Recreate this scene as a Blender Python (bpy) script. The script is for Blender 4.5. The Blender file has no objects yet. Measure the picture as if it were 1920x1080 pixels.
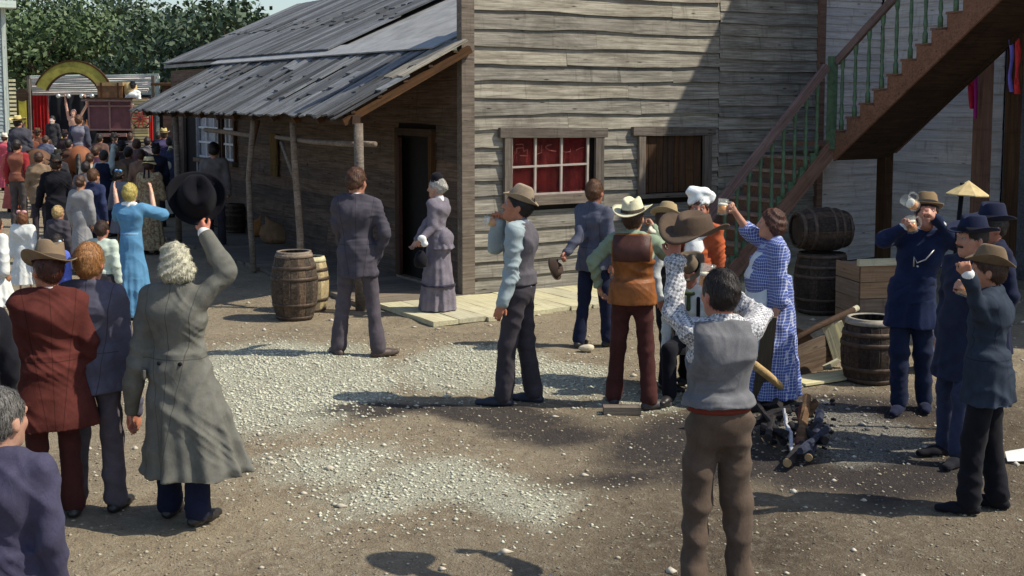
import bpy, math, random
import numpy as np
from math import sin, cos, tan, pi, radians, atan2, sqrt
from mathutils import Vector, Matrix
rng = np.random.default_rng(7); random.seed(7)
SC = bpy.context.scene; COL = SC.collection
# ------------------------------------------------------------------ camera
F = 2330.; TILT = radians(5.5); HC = 2.5; SH = 540-185-F*tan(TILT)
cd = bpy.data.cameras.new('camera'); cam = bpy.data.objects.new('camera', cd); COL.objects.link(cam)
cd.sensor_width = 36; cd.lens = 36*F/1920; cd.shift_y = -SH/1920; cd.clip_end = 2000
cam.location = (0, 0, HC); cam.rotation_euler = (pi/2-TILT, 0, 0); SC.camera = cam
# ------------------------------------------------------------------ sky, sun, exposure
SUN_EL = 50.; SUN_AZ = (0.99, -0.13)          # horizontal direction towards the sun
w = bpy.data.worlds.new('World'); SC.world = w; w.use_nodes = True
nt = w.node_tree; bg = nt.nodes['Background']; st = nt.nodes.new('ShaderNodeTexSky'); st.sky_type = 'NISHITA'
st.sun_disc = False; st.sun_elevation = radians(SUN_EL); st.sun_rotation = atan2(SUN_AZ[0], SUN_AZ[1])
nt.links.new(st.outputs[0], bg.inputs[0]); bg.inputs[1].default_value = 0.13
sl = bpy.data.lights.new('sun', 'SUN'); sl.energy = 4.6; sl.angle = radians(.5); sl.color = (1, .925, .77)
so = bpy.data.objects.new('sun', sl); COL.objects.link(so)
sd = Vector((SUN_AZ[0]*cos(radians(SUN_EL)), SUN_AZ[1]*cos(radians(SUN_EL)), sin(radians(SUN_EL))))
so.rotation_euler = sd.to_track_quat('Z', 'Y').to_euler(); so.location = (10, 0, 20)
SC.view_settings.view_transform = 'Standard'; SC.view_settings.look = 'None'
SC.view_settings.exposure = 0.18; SC.view_settings.gamma = 1; SC.view_settings.use_curve_mapping = False
# ------------------------------------------------------------------ geometry of the place
FW = np.array([0, cos(TILT), -sin(TILT)]); UPV = np.array([0, sin(TILT), cos(TILT)]); CP = np.array([0, 0, HC])
def ray(px, py): return FW*F+np.array([px-960., 0, 0])+UPV*(540-py-SH)
def G(px, py, z=0.):
    d = ray(px, py); return CP+d*((z-HC)/d[2])
def AT(px, py, Y):
    d = ray(px, py); return CP+d*(Y/d[1])
_d = ray(-450, 185); YAW = atan2(-_d[0], _d[1])
U = np.array([cos(YAW), sin(YAW), 0]); V = np.array([-sin(YAW), cos(YAW), 0]); C0 = G(872, 556)
def BW(u, v, z=0): return C0+U*u+V*v+np.array([0, 0, z])
def UV(p): q = np.array(p)-C0; return q@U, q@V
def W(px, py, v=0.):
    d = ray(px, py); t = ((C0+V*v-CP)@V)/(d@V); p = CP+d*t-C0; return p@U, p[2]
def SW(px, py, u=0.):
    d = ray(px, py); t = ((C0+U*u-CP)@U)/(d@U); p = CP+d*t-C0; return p@V, p[2]
# ------------------------------------------------------------------ object helpers
def link(o, parent=None):
    COL.objects.link(o)
    if parent is not None: o.parent = parent
    return o
def thing(name, label, cat, loc=(0, 0, 0), rotz=0., group=None, scale=1.):
    o = bpy.data.objects.new(name, None); link(o); o.empty_display_size = .2
    o.location = loc; o.rotation_euler = (0, 0, rotz); o.scale = (scale,)*3
    return tag(o, label, cat, group)
def tag(o, label=None, cat=None, group=None, kind=None):
    for k, v in (('label', label), ('category', cat), ('group', group), ('kind', kind)):
        if v: o[k] = v
    return o
def mk(name, v, f, mat, parent=None, smooth=False, loc=None, M=None):
    me = bpy.data.meshes.new(name); me.from_pydata([tuple(map(float, x)) for x in v], [], f)
    if smooth: me.polygons.foreach_set('use_smooth', [True]*len(me.polygons))
    me.materials.append(mat); o = bpy.data.objects.new(name, me); link(o, parent)
    if loc is not None: o.location = loc
    if M is not None: o.matrix_local = M
    return o
def mk_np(name, v, f, mat, parent=None, smooth=True):
    """v (n,3) array, f (m,k) int array of equal-sized faces"""
    me = bpy.data.meshes.new(name); n, k = f.shape
    me.vertices.add(len(v)); me.vertices.foreach_set('co', np.asarray(v, 'f4').ravel())
    me.loops.add(n*k); me.loops.foreach_set('vertex_index', f.astype('i4').ravel())
    me.polygons.add(n); me.polygons.foreach_set('loop_start', np.arange(0, n*k, k, dtype='i4'))
    me.update(calc_edges=True)
    if smooth: me.polygons.foreach_set('use_smooth', np.ones(n, bool))
    me.materials.append(mat); o = bpy.data.objects.new(name, me); link(o, parent); return o
class MB:
    def __init__(s): s.v = []; s.f = []
    def add(s, v, f):
        b = len(s.v); s.v += [tuple(x) for x in v]; s.f += [tuple(i+b for i in q) for q in f]; return s
    def box(s, c, d, R=None):
        v = []
        for x in (-.5, .5):
            for y in (-.5, .5):
                for z in (-.5, .5):
                    p = Vector((x*d[0], y*d[1], z*d[2])); p = R @ p if R is not None else p
                    v.append((p[0]+c[0], p[1]+c[1], p[2]+c[2]))
        return s.add(v, [(0, 1, 3, 2), (4, 6, 7, 5), (0, 4, 5, 1), (2, 3, 7, 6), (0, 2, 6, 4), (1, 5, 7, 3)])
    def span(s, a, b): return s.box([(x+y)/2 for x, y in zip(a, b)], [abs(y-x) for x, y in zip(a, b)])
    def tube(s, pts, rs, n=10, wob=0.):
        pts = [Vector(p) for p in pts]; v = []; f = []
        for i, p in enumerate(pts):
            t = (pts[min(i+1, len(pts)-1)]-pts[max(i-1, 0)]).normalized()
            a = t.orthogonal().normalized() if i == 0 else (a-t*a.dot(t)).normalized()
            b = t.cross(a); r = rs[i] if hasattr(rs, '__len__') else rs
            for k in range(n):
                q = 2*pi*k/n; rr = r*(1+wob*random.uniform(-1, 1)); v.append(p+(a*cos(q)+b*sin(q))*rr)
        for i in range(len(pts)-1):
            for k in range(n):
                k2 = (k+1) % n; f.append((i*n+k, i*n+k2, (i+1)*n+k2, (i+1)*n+k))
        f.append(tuple(reversed(range(n)))); f.append(tuple((len(pts)-1)*n+k for k in range(n)))
        return s.add(v, f)
    def lathe(s, prof, n=24, cap=True, c=(0, 0, 0), fn=None):
        v = []; f = []; m = len(prof)
        for r, z in prof:
            for k in range(n):
                q = 2*pi*k/n; p = (r*cos(q), r*sin(q), z)
                if fn: p = fn(*p)
                v.append((p[0]+c[0], p[1]+c[1], p[2]+c[2]))
        for i in range(m-1):
            for k in range(n):
                k2 = (k+1) % n; f.append((i*n+k, i*n+k2, (i+1)*n+k2, (i+1)*n+k))
        if cap: f.append(tuple(reversed(range(n)))); f.append(tuple((m-1)*n+k for k in range(n)))
        return s.add(v, f)
    def build(s, name, mat, parent=None, smooth=False, **k): return mk(name, s.v, s.f, mat, parent, smooth, **k)
def beam(name, a, b, w, t, mat, parent, wob=.0, up=(0, 0, 1), segs=1):
    """a squared timber from a to b in the parent's space, its own mesh with X along its length"""
    a = Vector(a); b = Vector(b); x = (b-a); L = x.length; x.normalize(); z = Vector(up); z = (z-x*z.dot(x))
    z = z.normalized() if z.length > 1e-4 else x.orthogonal().normalized(); y = z.cross(x)
    M = Matrix.Translation(a) @ Matrix((x, y, z)).transposed().to_4x4()
    v = []; f = []
    for i in range(segs+1):
        dx = L*i/segs; j = [random.uniform(-wob, wob) for _ in range(8)]
        v += [(dx, -t/2+j[0], -w/2+j[1]), (dx, t/2+j[2], -w/2+j[3]), (dx, t/2+j[4], w/2+j[5]), (dx, -t/2+j[6], w/2+j[7])]
    for i in range(segs):
        for k in range(4):
            k2 = (k+1) % 4; f.append((i*4+k, i*4+k2, i*4+4+k2, i*4+4+k))
    f += [(3, 2, 1, 0), tuple(segs*4+k for k in range(4))]
    return mk(name, v, f, mat, parent, M=M)
def clap(parent, mat, rz, org, L, z0, z1, ob=.034, ot=.010, T=.018, wob=.006, name='clapboard'):
    """lapped board: X along its length, Y into the wall, lower edge standing proud"""
    n = max(3, int(L/.28)); v = []; f = []; ph = random.uniform(0, 9); ob2 = ob+random.uniform(-.006, .006)
    for i in range(n+1):
        x = L*i/n; jb = wob*sin(ph+x*2.3)+random.uniform(-wob, wob)*.6; o = ob2+random.uniform(-.003, .003)
        v += [(x, -o, z0+jb), (x, -ot, z1+.012), (x, -ot+T*.5, z1+.012), (x, -o+T, z0+jb)]
    for i in range(n):
        for k in range(4):
            k2 = (k+1) % 4; f.append((i*4+k, i*4+4+k, i*4+4+k2, i*4+k2))
    f += [(0, 1, 2, 3), tuple(n*4+k for k in (3, 2, 1, 0))]
    for i in range(len(v)): v[i] = (v[i][0], v[i][1], v[i][2]-z0)
    M = Matrix.Translation(Vector((org[0], org[1], org[2]+z0))) @ Matrix.Rotation(rz, 4, 'Z')
    return mk(name, v, f, mat, parent, M=M)
# ------------------------------------------------------------------ materials
class NB:
    def __init__(s, name):
        s.m = bpy.data.materials.new(name); s.m.use_nodes = True; s.t = s.m.node_tree; s.b = s.t.nodes['Principled BSDF']
    def n(s, typ, ins=None, **kw):
        q = s.t.nodes.new('ShaderNode'+typ)
        for k, v in kw.items(): setattr(q, k, v)
        for k, v in (ins or {}).items():
            if isinstance(v, bpy.types.NodeSocket): s.t.links.new(v, q.inputs[k])
            else: q.inputs[k].default_value = v
        return q
    def set(s, **kw):
        for k, v in kw.items():
            k = k.replace('_', ' ')
            if isinstance(v, bpy.types.NodeSocket): s.t.links.new(v, s.b.inputs[k])
            else: s.b.inputs[k].default_value = v
        return s
    def obj(s, scale=(1, 1, 1), rnd=True):
        tc = s.n('TexCoord'); o = tc.outputs['Object']
        if rnd:
            oi = s.n('ObjectInfo'); mu = s.n('Math', {0: oi.outputs['Random'], 1: 37.}, operation='MULTIPLY')
            o = s.n('VectorMath', {0: o, 1: mu.outputs[0]}, operation='ADD').outputs[0]
        mp = s.n('Mapping', {'Vector': o, 'Scale': scale}); return mp.outputs[0]
    def noise(s, vec, scale, detail=4, rough=.6, dist=0.):
        return s.n('TexNoise', {'Vector': vec, 'Scale': scale, 'Detail': detail, 'Roughness': rough, 'Distortion': dist}).outputs[0]
    def ramp(s, fac, stops):
        r = s.n('ValToRGB', {0: fac}); e = r.color_ramp.elements
        while len(e) < len(stops): e.new(.5)
        for q, (p, c) in zip(e, stops):
            q.position = p; q.color = (c, c, c, 1) if not hasattr(c, '__len__') else (*c, 1)
        return r.outputs[0]
    def mix(s, fac, a, b, typ='MIX'):
        q = s.n('Mix', data_type='RGBA', blend_type=typ)
        for i, v in ((0, fac), (6, a), (7, b)):
            if isinstance(v, bpy.types.NodeSocket): s.t.links.new(v, q.inputs[i])
            else: q.inputs[i].default_value = v if not hasattr(v, '__len__') else (*v[:3], 1)
        return q.outputs[2]
    def rnd(s, lo, hi):
        oi = s.n('ObjectInfo'); return s.n('MapRange', {0: oi.outputs['Random'], 3: lo, 4: hi}).outputs[0]
    def bump(s, h, st=.4, d=.01):
        s.t.links.new(s.n('Bump', {'Height': h, 'Strength': st, 'Distance': d}).outputs[0], s.b.inputs['Normal']); return s
def wood(name, dark, mid, light, g=26., vary=(.75, 1.2), rough=.85, bump=.5, worn=.5, stain=.55):
    b = NB(name); vec = b.obj((1.0, g, g)); n1 = b.noise(vec, 1.6, 6, .65, .6); n2 = b.noise(b.obj((.9, 2.2, 2.2)), 1.7, 5, .7, .8)
    c = b.ramp(n1, [(.28, dark), (.5, mid), (.74, light)])
    c2 = b.mix(b.ramp(n2, [(.42, 0), (.66, worn)]), c, dark)
    vo = b.n('TexVoronoi', {'Vector': b.obj((1.4, 6, 6)), 'Scale': 1.6}); kn = b.ramp(vo.outputs[0], [(.04, 1), (.13, 0)])
    c3 = b.mix(kn, c2, tuple(x*.55 for x in dark))
    st_ = b.noise(b.obj((7., .7, .7)), 1.3, 5, .75, .3); c3 = b.mix(b.ramp(st_, [(.56, 0), (.72, stain)]), c3, tuple(x*.5 for x in dark))
    hs = b.n('HueSaturation', {'Color': c3, 'Value': b.rnd(*vary), 'Saturation': b.rnd(.8, 1.15)})
    b.set(Base_Color=hs.outputs[0], Roughness=rough); b.b.inputs['Specular IOR Level'].default_value = .25
    return b.bump(n1, bump, .008).m
def plain(name, col, rough=.7, var=.25, sc=9., bump=.15, metal=0., spec=.3, vary=(.92, 1.08)):
    b = NB(name); n1 = b.noise(b.obj((1, 1, 1)), sc, 5, .65)
    c = b.mix(b.ramp(n1, [(.3, 0), (.7, 1)]), tuple(x*(1-var) for x in col), tuple(min(1, x*(1+var)) for x in col))
    hs = b.n('HueSaturation', {'Color': c, 'Value': b.rnd(*vary)})
    b.set(Base_Color=hs.outputs[0], Roughness=rough, Metallic=metal); b.b.inputs['Specular IOR Level'].default_value = spec
    return b.bump(n1, bump, .01).m
_cl = {}
def cloth(col, kind='wool'):
    """fabric with a fine weave, wear and soft fuzz"""
    key = (tuple(col), kind)
    if key in _cl: return _cl[key]
    b = NB('cloth_'+kind); v = b.obj((1, 1, 1)); n1 = b.noise(v, 7., 5, .7, .5); n2 = b.noise(v, 420., 2, .5); n3 = b.noise(b.obj((1, 1, .55)), 24., 4, .55, 2.2)
    lo, hi = {'coat': (.75, 1.28), 'wool': (.72, 1.3), 'cotton': (.85, 1.12), 'leather': (.55, 1.45), 'felt': (.82, 1.2)}[kind]
    c = b.mix(b.ramp(n1, [(.3, 0), (.7, 1)]), tuple(x*lo for x in col), tuple(min(1, x*hi) for x in col))
    c = b.mix(b.ramp(n2, [(.35, 0), (.65, 1)]), c, b.n('HueSaturation', {'Color': c, 'Value': 1.35 if kind == 'wool' else 1.1}).outputs[0])
    if kind == 'coat':       # back, side and waist seams
        s = b.n('SeparateXYZ', {0: b.n('TexCoord').outputs['Object']}); M_ = lambda op, x, y: b.n('Math', {0: x, 1: y}, operation=op).outputs[0]; ax_ = b.n('Math', {0: s.outputs[0]}, operation='ABSOLUTE').outputs[0]
        ln = M_('MAXIMUM', M_('LESS_THAN', ax_, .0026), M_('LESS_THAN', b.n('Math', {0: M_('SUBTRACT', M_('ADD', ax_, M_('MULTIPLY', s.outputs[2], -.14)), -.045)}, operation='ABSOLUTE').outputs[0], .0026)); ln = M_('MAXIMUM', ln, M_('LESS_THAN', b.n('Math', {0: M_('SUBTRACT', s.outputs[2], 1.065)}, operation='ABSOLUTE').outputs[0], .003))
        ln = M_('MULTIPLY', ln, M_('LESS_THAN', ax_, .19)); c = b.mix(ln, c, tuple(x*.6 for x in col))
    b.set(Base_Color=c, Roughness=.55 if kind == 'leather' else .88); b.b.inputs['Specular IOR Level'].default_value = .4 if kind == 'leather' else .15
    if kind in ('wool', 'felt'): b.set(Sheen_Weight=.04, Sheen_Roughness=.5)
    h = b.n('Math', {0: n3, 1: b.n('Math', {0: n2, 1: .12}, operation='MULTIPLY').outputs[0]}, operation='ADD').outputs[0]
    b.bump(h, .3, .006); _cl[key] = b.m; return b.m
def plaid(name, base, line, f, w, line2=None, w2=None, shade=.6):
    """check cloth: stripes over height and round the body"""
    b = NB(name); tc = b.n('TexCoord'); s = b.n('SeparateXYZ', {0: tc.outputs['Object']})
    an = b.n('Math', {0: b.n('Math', {0: s.outputs[0], 1: s.outputs[1]}, operation='ADD').outputs[0], 1: b.n('Math', {0: s.outputs[0], 1: .35}, operation='MULTIPLY').outputs[0]}, operation='ADD').outputs[0]
    def stripe(x, width, off=0.):
        fr = b.n('Math', {0: b.n('Math', {0: b.n('Math', {0: x, 1: f}, operation='MULTIPLY').outputs[0], 1: off}, operation='ADD').outputs[0]}, operation='FRACT').outputs[0]
        return b.n('Math', {0: fr, 1: width}, operation='LESS_THAN').outputs[0]
    wob = b.noise(b.obj((1, 1, 1)), 5., 2); zz = b.n('Math', {0: s.outputs[2], 1: b.n('Math', {0: wob, 1: .06}, operation='MULTIPLY').outputs[0]}, operation='ADD').outputs[0]
    hz = stripe(zz, w); vt = stripe(an, w); su = b.n('Math', {0: hz, 1: vt}, operation='ADD').outputs[0]
    c = b.mix(b.n('Math', {0: su, 1: shade}, operation='MULTIPLY', use_clamp=True).outputs[0], base, line)
    if line2:
        h2 = stripe(zz, w2, .45); v2 = stripe(an, w2, .45); s2 = b.n('Math', {0: b.n('Math', {0: h2, 1: v2}, operation='ADD').outputs[0], 1: .45}, operation='MULTIPLY', use_clamp=True).outputs[0]
        c = b.mix(s2, c, line2)
    b.set(Base_Color=c, Roughness=.85); b.b.inputs['Specular IOR Level'].default_value = .15
    return b.bump(b.noise(b.obj((1, 1, 1)), 30., 3), .25, .006).m
def checks(name, a, c, sc):
    b = NB(name); tc = b.n('TexCoord'); mp = b.n('Mapping', {'Vector': tc.outputs['Object'], 'Rotation': (.5, .3, .35)})
    v1 = b.n('TexChecker', {'Vector': mp.outputs[0], 'Color1': (*a, 1), 'Color2': (*c, 1), 'Scale': sc}); v2 = b.n('TexChecker', {'Vector': mp.outputs[0], 'Color1': (*a, 1), 'Color2': tuple((x+y)/2 for x, y in zip(a, c))+(1,), 'Scale': sc*.5})
    return b.set(Base_Color=b.mix(.45, v1.outputs[0], v2.outputs[0]), Roughness=.85).bump(b.noise(b.obj((1, 1, 1)), 30., 3), .25, .006).m
def print_cloth(name, base, spot, sc):
    b = NB(name); v = b.n('TexVoronoi', {'Vector': b.obj((1, 1, 1)), 'Scale': sc}); n = b.noise(b.obj((1, 1, 1)), sc*.8, 3)
    c = b.mix(b.ramp(n, [(.45, 0), (.55, 1)]), base, spot); c = b.mix(b.ramp(v.outputs[0], [(.2, 1), (.3, 0)]), c, tuple(x*.7 for x in spot))
    return b.set(Base_Color=c, Roughness=.85).m
_sk = {}
def skin(col=(.45, .25, .17)):
    if col not in _sk:
        b = NB('skin'); n = b.noise(b.obj((1, 1, 1)), 14., 4); n2 = b.noise(b.obj((1, 1, 1)), 90., 3)
        c = b.mix(b.ramp(n, [(.35, 0), (.7, 1)]), (col[0]*.85, col[1]*.72, col[2]*.68), (col[0]*1.1, col[1]*1.08, col[2]*1.05))
        b.set(Base_Color=c, Roughness=.5, Subsurface_Weight=.08); b.b.inputs['Subsurface Radius'].default_value = (.01, .004, .002)
        _sk[col] = b.bump(n2, .2, .003).m
    return _sk[col]
_hr = {}
def hairm(col):
    if col not in _hr:
        b = NB('hair'); n = b.noise(b.obj((60, 60, 14)), 1.5, 4, .6, 1.2); n2 = b.noise(b.obj((1, 1, 1)), 22, 3)
        c = b.mix(b.ramp(n, [(.35, 0), (.65, 1)]), tuple(x*.5 for x in col), tuple(min(1, x*1.35) for x in col)); c = b.mix(b.ramp(n2, [(.4, 0), (.7, .5)]), c, tuple(x*.45 for x in col))
        b.set(Base_Color=c, Roughness=.55); _hr[col] = b.bump(n, .8, .006).m
    return _hr[col]
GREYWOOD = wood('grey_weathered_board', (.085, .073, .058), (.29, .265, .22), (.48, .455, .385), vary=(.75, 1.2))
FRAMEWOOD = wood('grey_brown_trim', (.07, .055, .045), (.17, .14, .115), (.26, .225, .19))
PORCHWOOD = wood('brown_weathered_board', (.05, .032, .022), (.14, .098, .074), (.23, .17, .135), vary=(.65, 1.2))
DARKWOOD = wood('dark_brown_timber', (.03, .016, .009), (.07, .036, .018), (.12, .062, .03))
POSTWOOD = wood('peeled_pole_wood', (.1, .075, .055), (.23, .18, .14), (.36, .3, .24))
SHAKE = wood('grey_roof_shake', (.045, .047, .05), (.125, .13, .14), (.27, .28, .29), g=34, vary=(.5, 1.6))
PLANK = wood('pale_walk_plank', (.36, .32, .19), (.56, .52, .34), (.70, .66, .46), vary=(.88, 1.12), worn=.35)
FLOORW = wood('dusty_floor_board', (.1, .08, .06), (.2, .165, .13), (.28, .235, .19), worn=.3)
WHITEW = wood('faded_white_siding', (.42, .36, .32), (.74, .68, .63), (.82, .78, .74), vary=(.88, 1.1), worn=.35, bump=.3)
REDWOOD = wood('red_brown_painted_wood', (.11, .058, .04), (.235, .13, .09), (.32, .19, .135), vary=(.9, 1.1), worn=.3)
RAILW = wood('purple_brown_rail', (.09, .055, .05), (.2, .12, .105), (.3, .2, .175), vary=(.95, 1.05), worn=.2)
GREENW = plain('faded_green_paint', (.10, .17, .10), .6, .35, 12.)
BARRELW = wood('barrel_oak', (.035, .024, .017), (.1, .072, .05), (.2, .15, .11), g=20, vary=(.6, 1.35))
BARRELP = wood('barrel_oak_pale', (.2, .15, .08), (.42, .34, .2), (.55, .47, .3), g=20)
BARRELD = wood('barrel_oak_dark', (.018, .012, .009), (.05, .035, .026), (.105, .075, .058), g=20, vary=(.65, 1.35))
IRON = plain('rusty_iron', (.09, .065, .05), .6, .4, 20., .3, .5)
TIN = plain('galvanised_rim', (.3, .27, .22), .6, .3, 15.)
BLACK = plain('black_interior', (.012, .01, .009), .9)
BLUEW = wood('pale_blue_siding', (.2, .25, .26), (.36, .43, .44), (.5, .56, .56), worn=.2)
MINTW = wood('pale_mint_siding', (.35, .42, .37), (.62, .70, .63), (.74, .8, .74), worn=.2)
# ================================================================== ground
X0, X1, Y0, Y1, DX = -9., 9., 3.2, 24., .06
def blob(P, px, py, rx, ry, soft=1.):
    """soft patch on the ground round a spot, radii in metres along x and y"""
    c = G(px, py); return np.clip((1-np.sqrt(((P[0]-c[0])/rx)**2+((P[1]-c[1])/ry)**2))/soft+.0, 0, 1)
def vnoise(x, y, s, seed):
    r = np.random.default_rng(seed); out = 0; a = 1.
    for o in range(4):
        k = r.normal(size=(5, 2))*s*(2**o); p = r.uniform(0, 6.28, 5); out = out+a*sum(np.sin(k[i, 0]*x+k[i, 1]*y+p[i]) for i in range(5))/5; a *= .6
    return out
def patches(x, y):
    P = (x+.18*vnoise(x, y, 2.2, 3), y+.35*vnoise(x, y, 1.8, 4))
    gr = np.zeros_like(x); ash = np.zeros_like(x); char_shade = np.zeros_like(x)
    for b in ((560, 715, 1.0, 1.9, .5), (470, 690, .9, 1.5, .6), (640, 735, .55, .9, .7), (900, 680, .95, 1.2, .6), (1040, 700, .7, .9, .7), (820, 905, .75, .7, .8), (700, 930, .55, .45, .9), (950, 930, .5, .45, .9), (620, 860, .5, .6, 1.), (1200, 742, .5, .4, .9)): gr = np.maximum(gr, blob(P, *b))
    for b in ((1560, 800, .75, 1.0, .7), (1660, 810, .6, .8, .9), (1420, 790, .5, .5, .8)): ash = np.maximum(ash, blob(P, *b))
    for b in ((1270, 820, .9, 1.1, .8), (1020, 790, .95, .6, .9), (900, 768, 1.0, .4, .7), (700, 768, .7, .3, .8), (1400, 880, 1.1, .7, .8), (1560, 760, 1.4, .6, .9), (1650, 880, 1.2, .8, .8), (1150, 880, .7, .5, 1.), (1700, 770, 1., .5, 1.)): char_shade = np.maximum(char_shade, blob(P, *b))  # charcoal patches, and the drinker's cast shadow painted in as long left blobs
    return gr, ash, char_shade
def dark_right_(x, y): return np.clip((x+.3+.35*(8.5-np.minimum(y, 8.5)))/1.8, 0, 1)*np.clip((11.2-y)/1.4, 0, 1)*np.clip(.78+.4*vnoise(x, y, .9, 21), 0, 1)  # dirt colour goes darker towards the near right, broken by noise
nx, ny = int((X1-X0)/DX)+1, int((Y1-Y0)/DX)+1
gx, gy = np.meshgrid(np.linspace(X0, X1, nx), np.linspace(Y0, Y1, ny), indexing='ij')
gz = .016*vnoise(gx, gy, 1.5, 1)+.008*vnoise(gx, gy, 7., 2)
edge = np.minimum(np.minimum(gx-X0, X1-gx), np.minimum(gy-Y0, Y1-gy)); gz = gz*np.clip(edge/1.5, 0, 1)-.03
gr, ash, char_shade = patches(gx, gy); gz = gz+.02*gr
idx = np.arange(nx*ny).reshape(nx, ny)
fq = np.stack([idx[:-1, :-1], idx[1:, :-1], idx[1:, 1:], idx[:-1, 1:]], -1).reshape(-1, 4)
gv = np.stack([gx, gy, gz], -1).reshape(-1, 3)
b = NB('dirt'); at = b.n('Attribute', attribute_name='patch'); sp = b.n('SeparateColor', {0: at.outputs[0]})
v = b.obj((1, 1, 1), False); n1 = b.noise(v, 1.1, 7, .65, .4); n2 = b.noise(v, 16., 6, .7); n3 = b.noise(v, 75., 4, .7)
dirt = b.mix(b.ramp(n1, [(.35, 0), (.65, 1)]), (.19, .148, .10), (.345, .28, .19)); dirt = b.mix(b.ramp(n2, [(.35, 0), (.7, .8)]), dirt, (.39, .325, .23))
dirt = b.mix(b.ramp(n3, [(.58, 0), (.7, .7)]), dirt, (.5, .46, .36)); dirt = b.mix(b.ramp(n3, [(.3, .6), (.42, 0)]), dirt, (.08, .055, .035))
grv = b.mix(b.ramp(n3, [(.42, 0), (.55, 1)]), (.27, .26, .19), (.6, .6, .48))
dirt = b.mix(b.n('Attribute', attribute_name='dark_right').outputs['Fac'], dirt, b.mix(1., dirt, (.31, .285, .30), 'MULTIPLY'))
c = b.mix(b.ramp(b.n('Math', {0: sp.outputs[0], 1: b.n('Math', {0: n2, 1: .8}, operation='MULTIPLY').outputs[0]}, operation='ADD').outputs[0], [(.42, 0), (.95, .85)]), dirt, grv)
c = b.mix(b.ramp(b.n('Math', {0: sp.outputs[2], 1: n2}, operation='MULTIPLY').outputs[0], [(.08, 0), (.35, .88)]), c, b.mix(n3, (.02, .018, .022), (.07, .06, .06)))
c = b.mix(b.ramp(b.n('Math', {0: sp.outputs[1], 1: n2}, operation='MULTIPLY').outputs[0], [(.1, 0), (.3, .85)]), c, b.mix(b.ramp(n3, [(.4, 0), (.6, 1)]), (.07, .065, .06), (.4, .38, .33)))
b.set(Base_Color=c, Roughness=.95); b.b.inputs['Specular IOR Level'].default_value = .15
n5 = b.noise(v, 6., 5, .7, .6); hh = b.n('Math', {0: b.n('Math', {0: n2, 1: n3}, operation='ADD').outputs[0], 1: b.n('Math', {0: n5, 1: 2.2}, operation='MULTIPLY').outputs[0]}, operation='ADD').outputs[0]; DIRT = b.bump(hh, .9, .03).m
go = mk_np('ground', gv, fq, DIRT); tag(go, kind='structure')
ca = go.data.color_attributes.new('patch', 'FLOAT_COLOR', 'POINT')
ca.data.foreach_set('color', np.stack([gr, ash, char_shade, dark_right_(gx, gy)], -1).astype('f4').ravel())
da = go.data.attributes.new('dark_right', 'FLOAT', 'POINT'); da.data.foreach_set('value', dark_right_(gx, gy).astype('f4').ravel())
# far ground: one sheet with a hole where the near sheet lies
R = 400.; xs = [-R, X0, X1, R]; ys = [-60., Y0, Y1, R]
vv = [(x, y, -.03) for y in ys for x in xs]
ff = [(j*4+i, j*4+i+1, j*4+i+5, j*4+i+4) for j in range(3) for i in range(3) if (i, j) != (1, 1)]
tag(mk('ground', vv, ff, DIRT), kind='structure')
def hground(x, y): return -.03
# gravel: thousands of small stones, thick where it was tipped
def stones(n, sampler, rlo, rhi, mat, name):
    px, py = sampler(n); m = len(px); r = rng.uniform(rlo, rhi, m)*rng.uniform(.6, 1.3, m)
    ico = np.array([(0, 0, 1), (.9, 0, .2), (.28, .86, .25), (-.73, .53, .2), (-.73, -.53, .25), (.28, -.86, .2), (0, 0, -.4)])
    fc = np.array([(0, 1, 2), (0, 2, 3), (0, 3, 4), (0, 4, 5), (0, 5, 1), (6, 2, 1), (6, 3, 2), (6, 4, 3), (6, 5, 4), (6, 1, 5)])
    a = rng.uniform(0, 6.28, m); vs = ico[None]*(1+rng.uniform(-.3, .3, (m, 7, 1))); x = vs[..., 0]*np.cos(a)[:, None]-vs[..., 1]*np.sin(a)[:, None]; y = vs[..., 0]*np.sin(a)[:, None]+vs[..., 1]*np.cos(a)[:, None]
    zz = .016*vnoise(px, py, 1.5, 1)+.008*vnoise(px, py, 7., 2)-.03+.02*patches(px, py)[0]
    V3 = np.stack([x*r[:, None]*rng.uniform(.8, 1.5, (m, 1))+px[:, None], y*r[:, None]+py[:, None], vs[..., 2]*r[:, None]*.75+zz[:, None]], -1)
    f = (fc[None]+(np.arange(m)*7)[:, None, None]).reshape(-1, 3)
    return tag(mk_np(name, V3.reshape(-1, 3), f, mat, smooth=False), kind='stuff')
def by(which, thr):
    def s(n):
        x = rng.uniform(-5.5, 6.5, n*8); y = rng.uniform(5, 16, n*8); p = np.clip(patches(x+rng.normal(0, .16, n*8), y+rng.normal(0, .3, n*8))[which]*(.75+.5*vnoise(x, y, 3.3, 31)), 0, 1); k = (rng.uniform(0, 1, n*8) < p*thr); return x[k][:n], y[k][:n]
    return s
def anyw(n): return rng.uniform(-6.5, 7, n), 5+11*rng.uniform(0, 1, n)**1.3
def stone_mat(name, a, c):
    b = NB(name); n = b.noise(b.n('TexCoord').outputs['Object'], 23., 2, .5); q = b.noise(b.n('TexCoord').outputs['Object'], 140., 3)
    return b.set(Base_Color=b.mix(.35, b.mix(b.ramp(n, [(.35, 0), (.65, 1)]), a, c), b.mix(q, a, c)), Roughness=.9).m
stones(26000, by(0, 1.), .005, .017, stone_mat('pale_stone', (.36, .35, .26), (.74, .74, .6)), 'gravel')
stones(11000, anyw, .004, .014, stone_mat('dirt_stone', (.2, .155, .1), (.52, .47, .36)), 'gravel')
stones(14000, lambda n: (rng.uniform(-5, 5, n), 5.2+8*rng.uniform(0, 1, n)**1.2), .003, .010, stone_mat('grit', (.09, .065, .045), (.34, .29, .21)), 'gravel')
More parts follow.
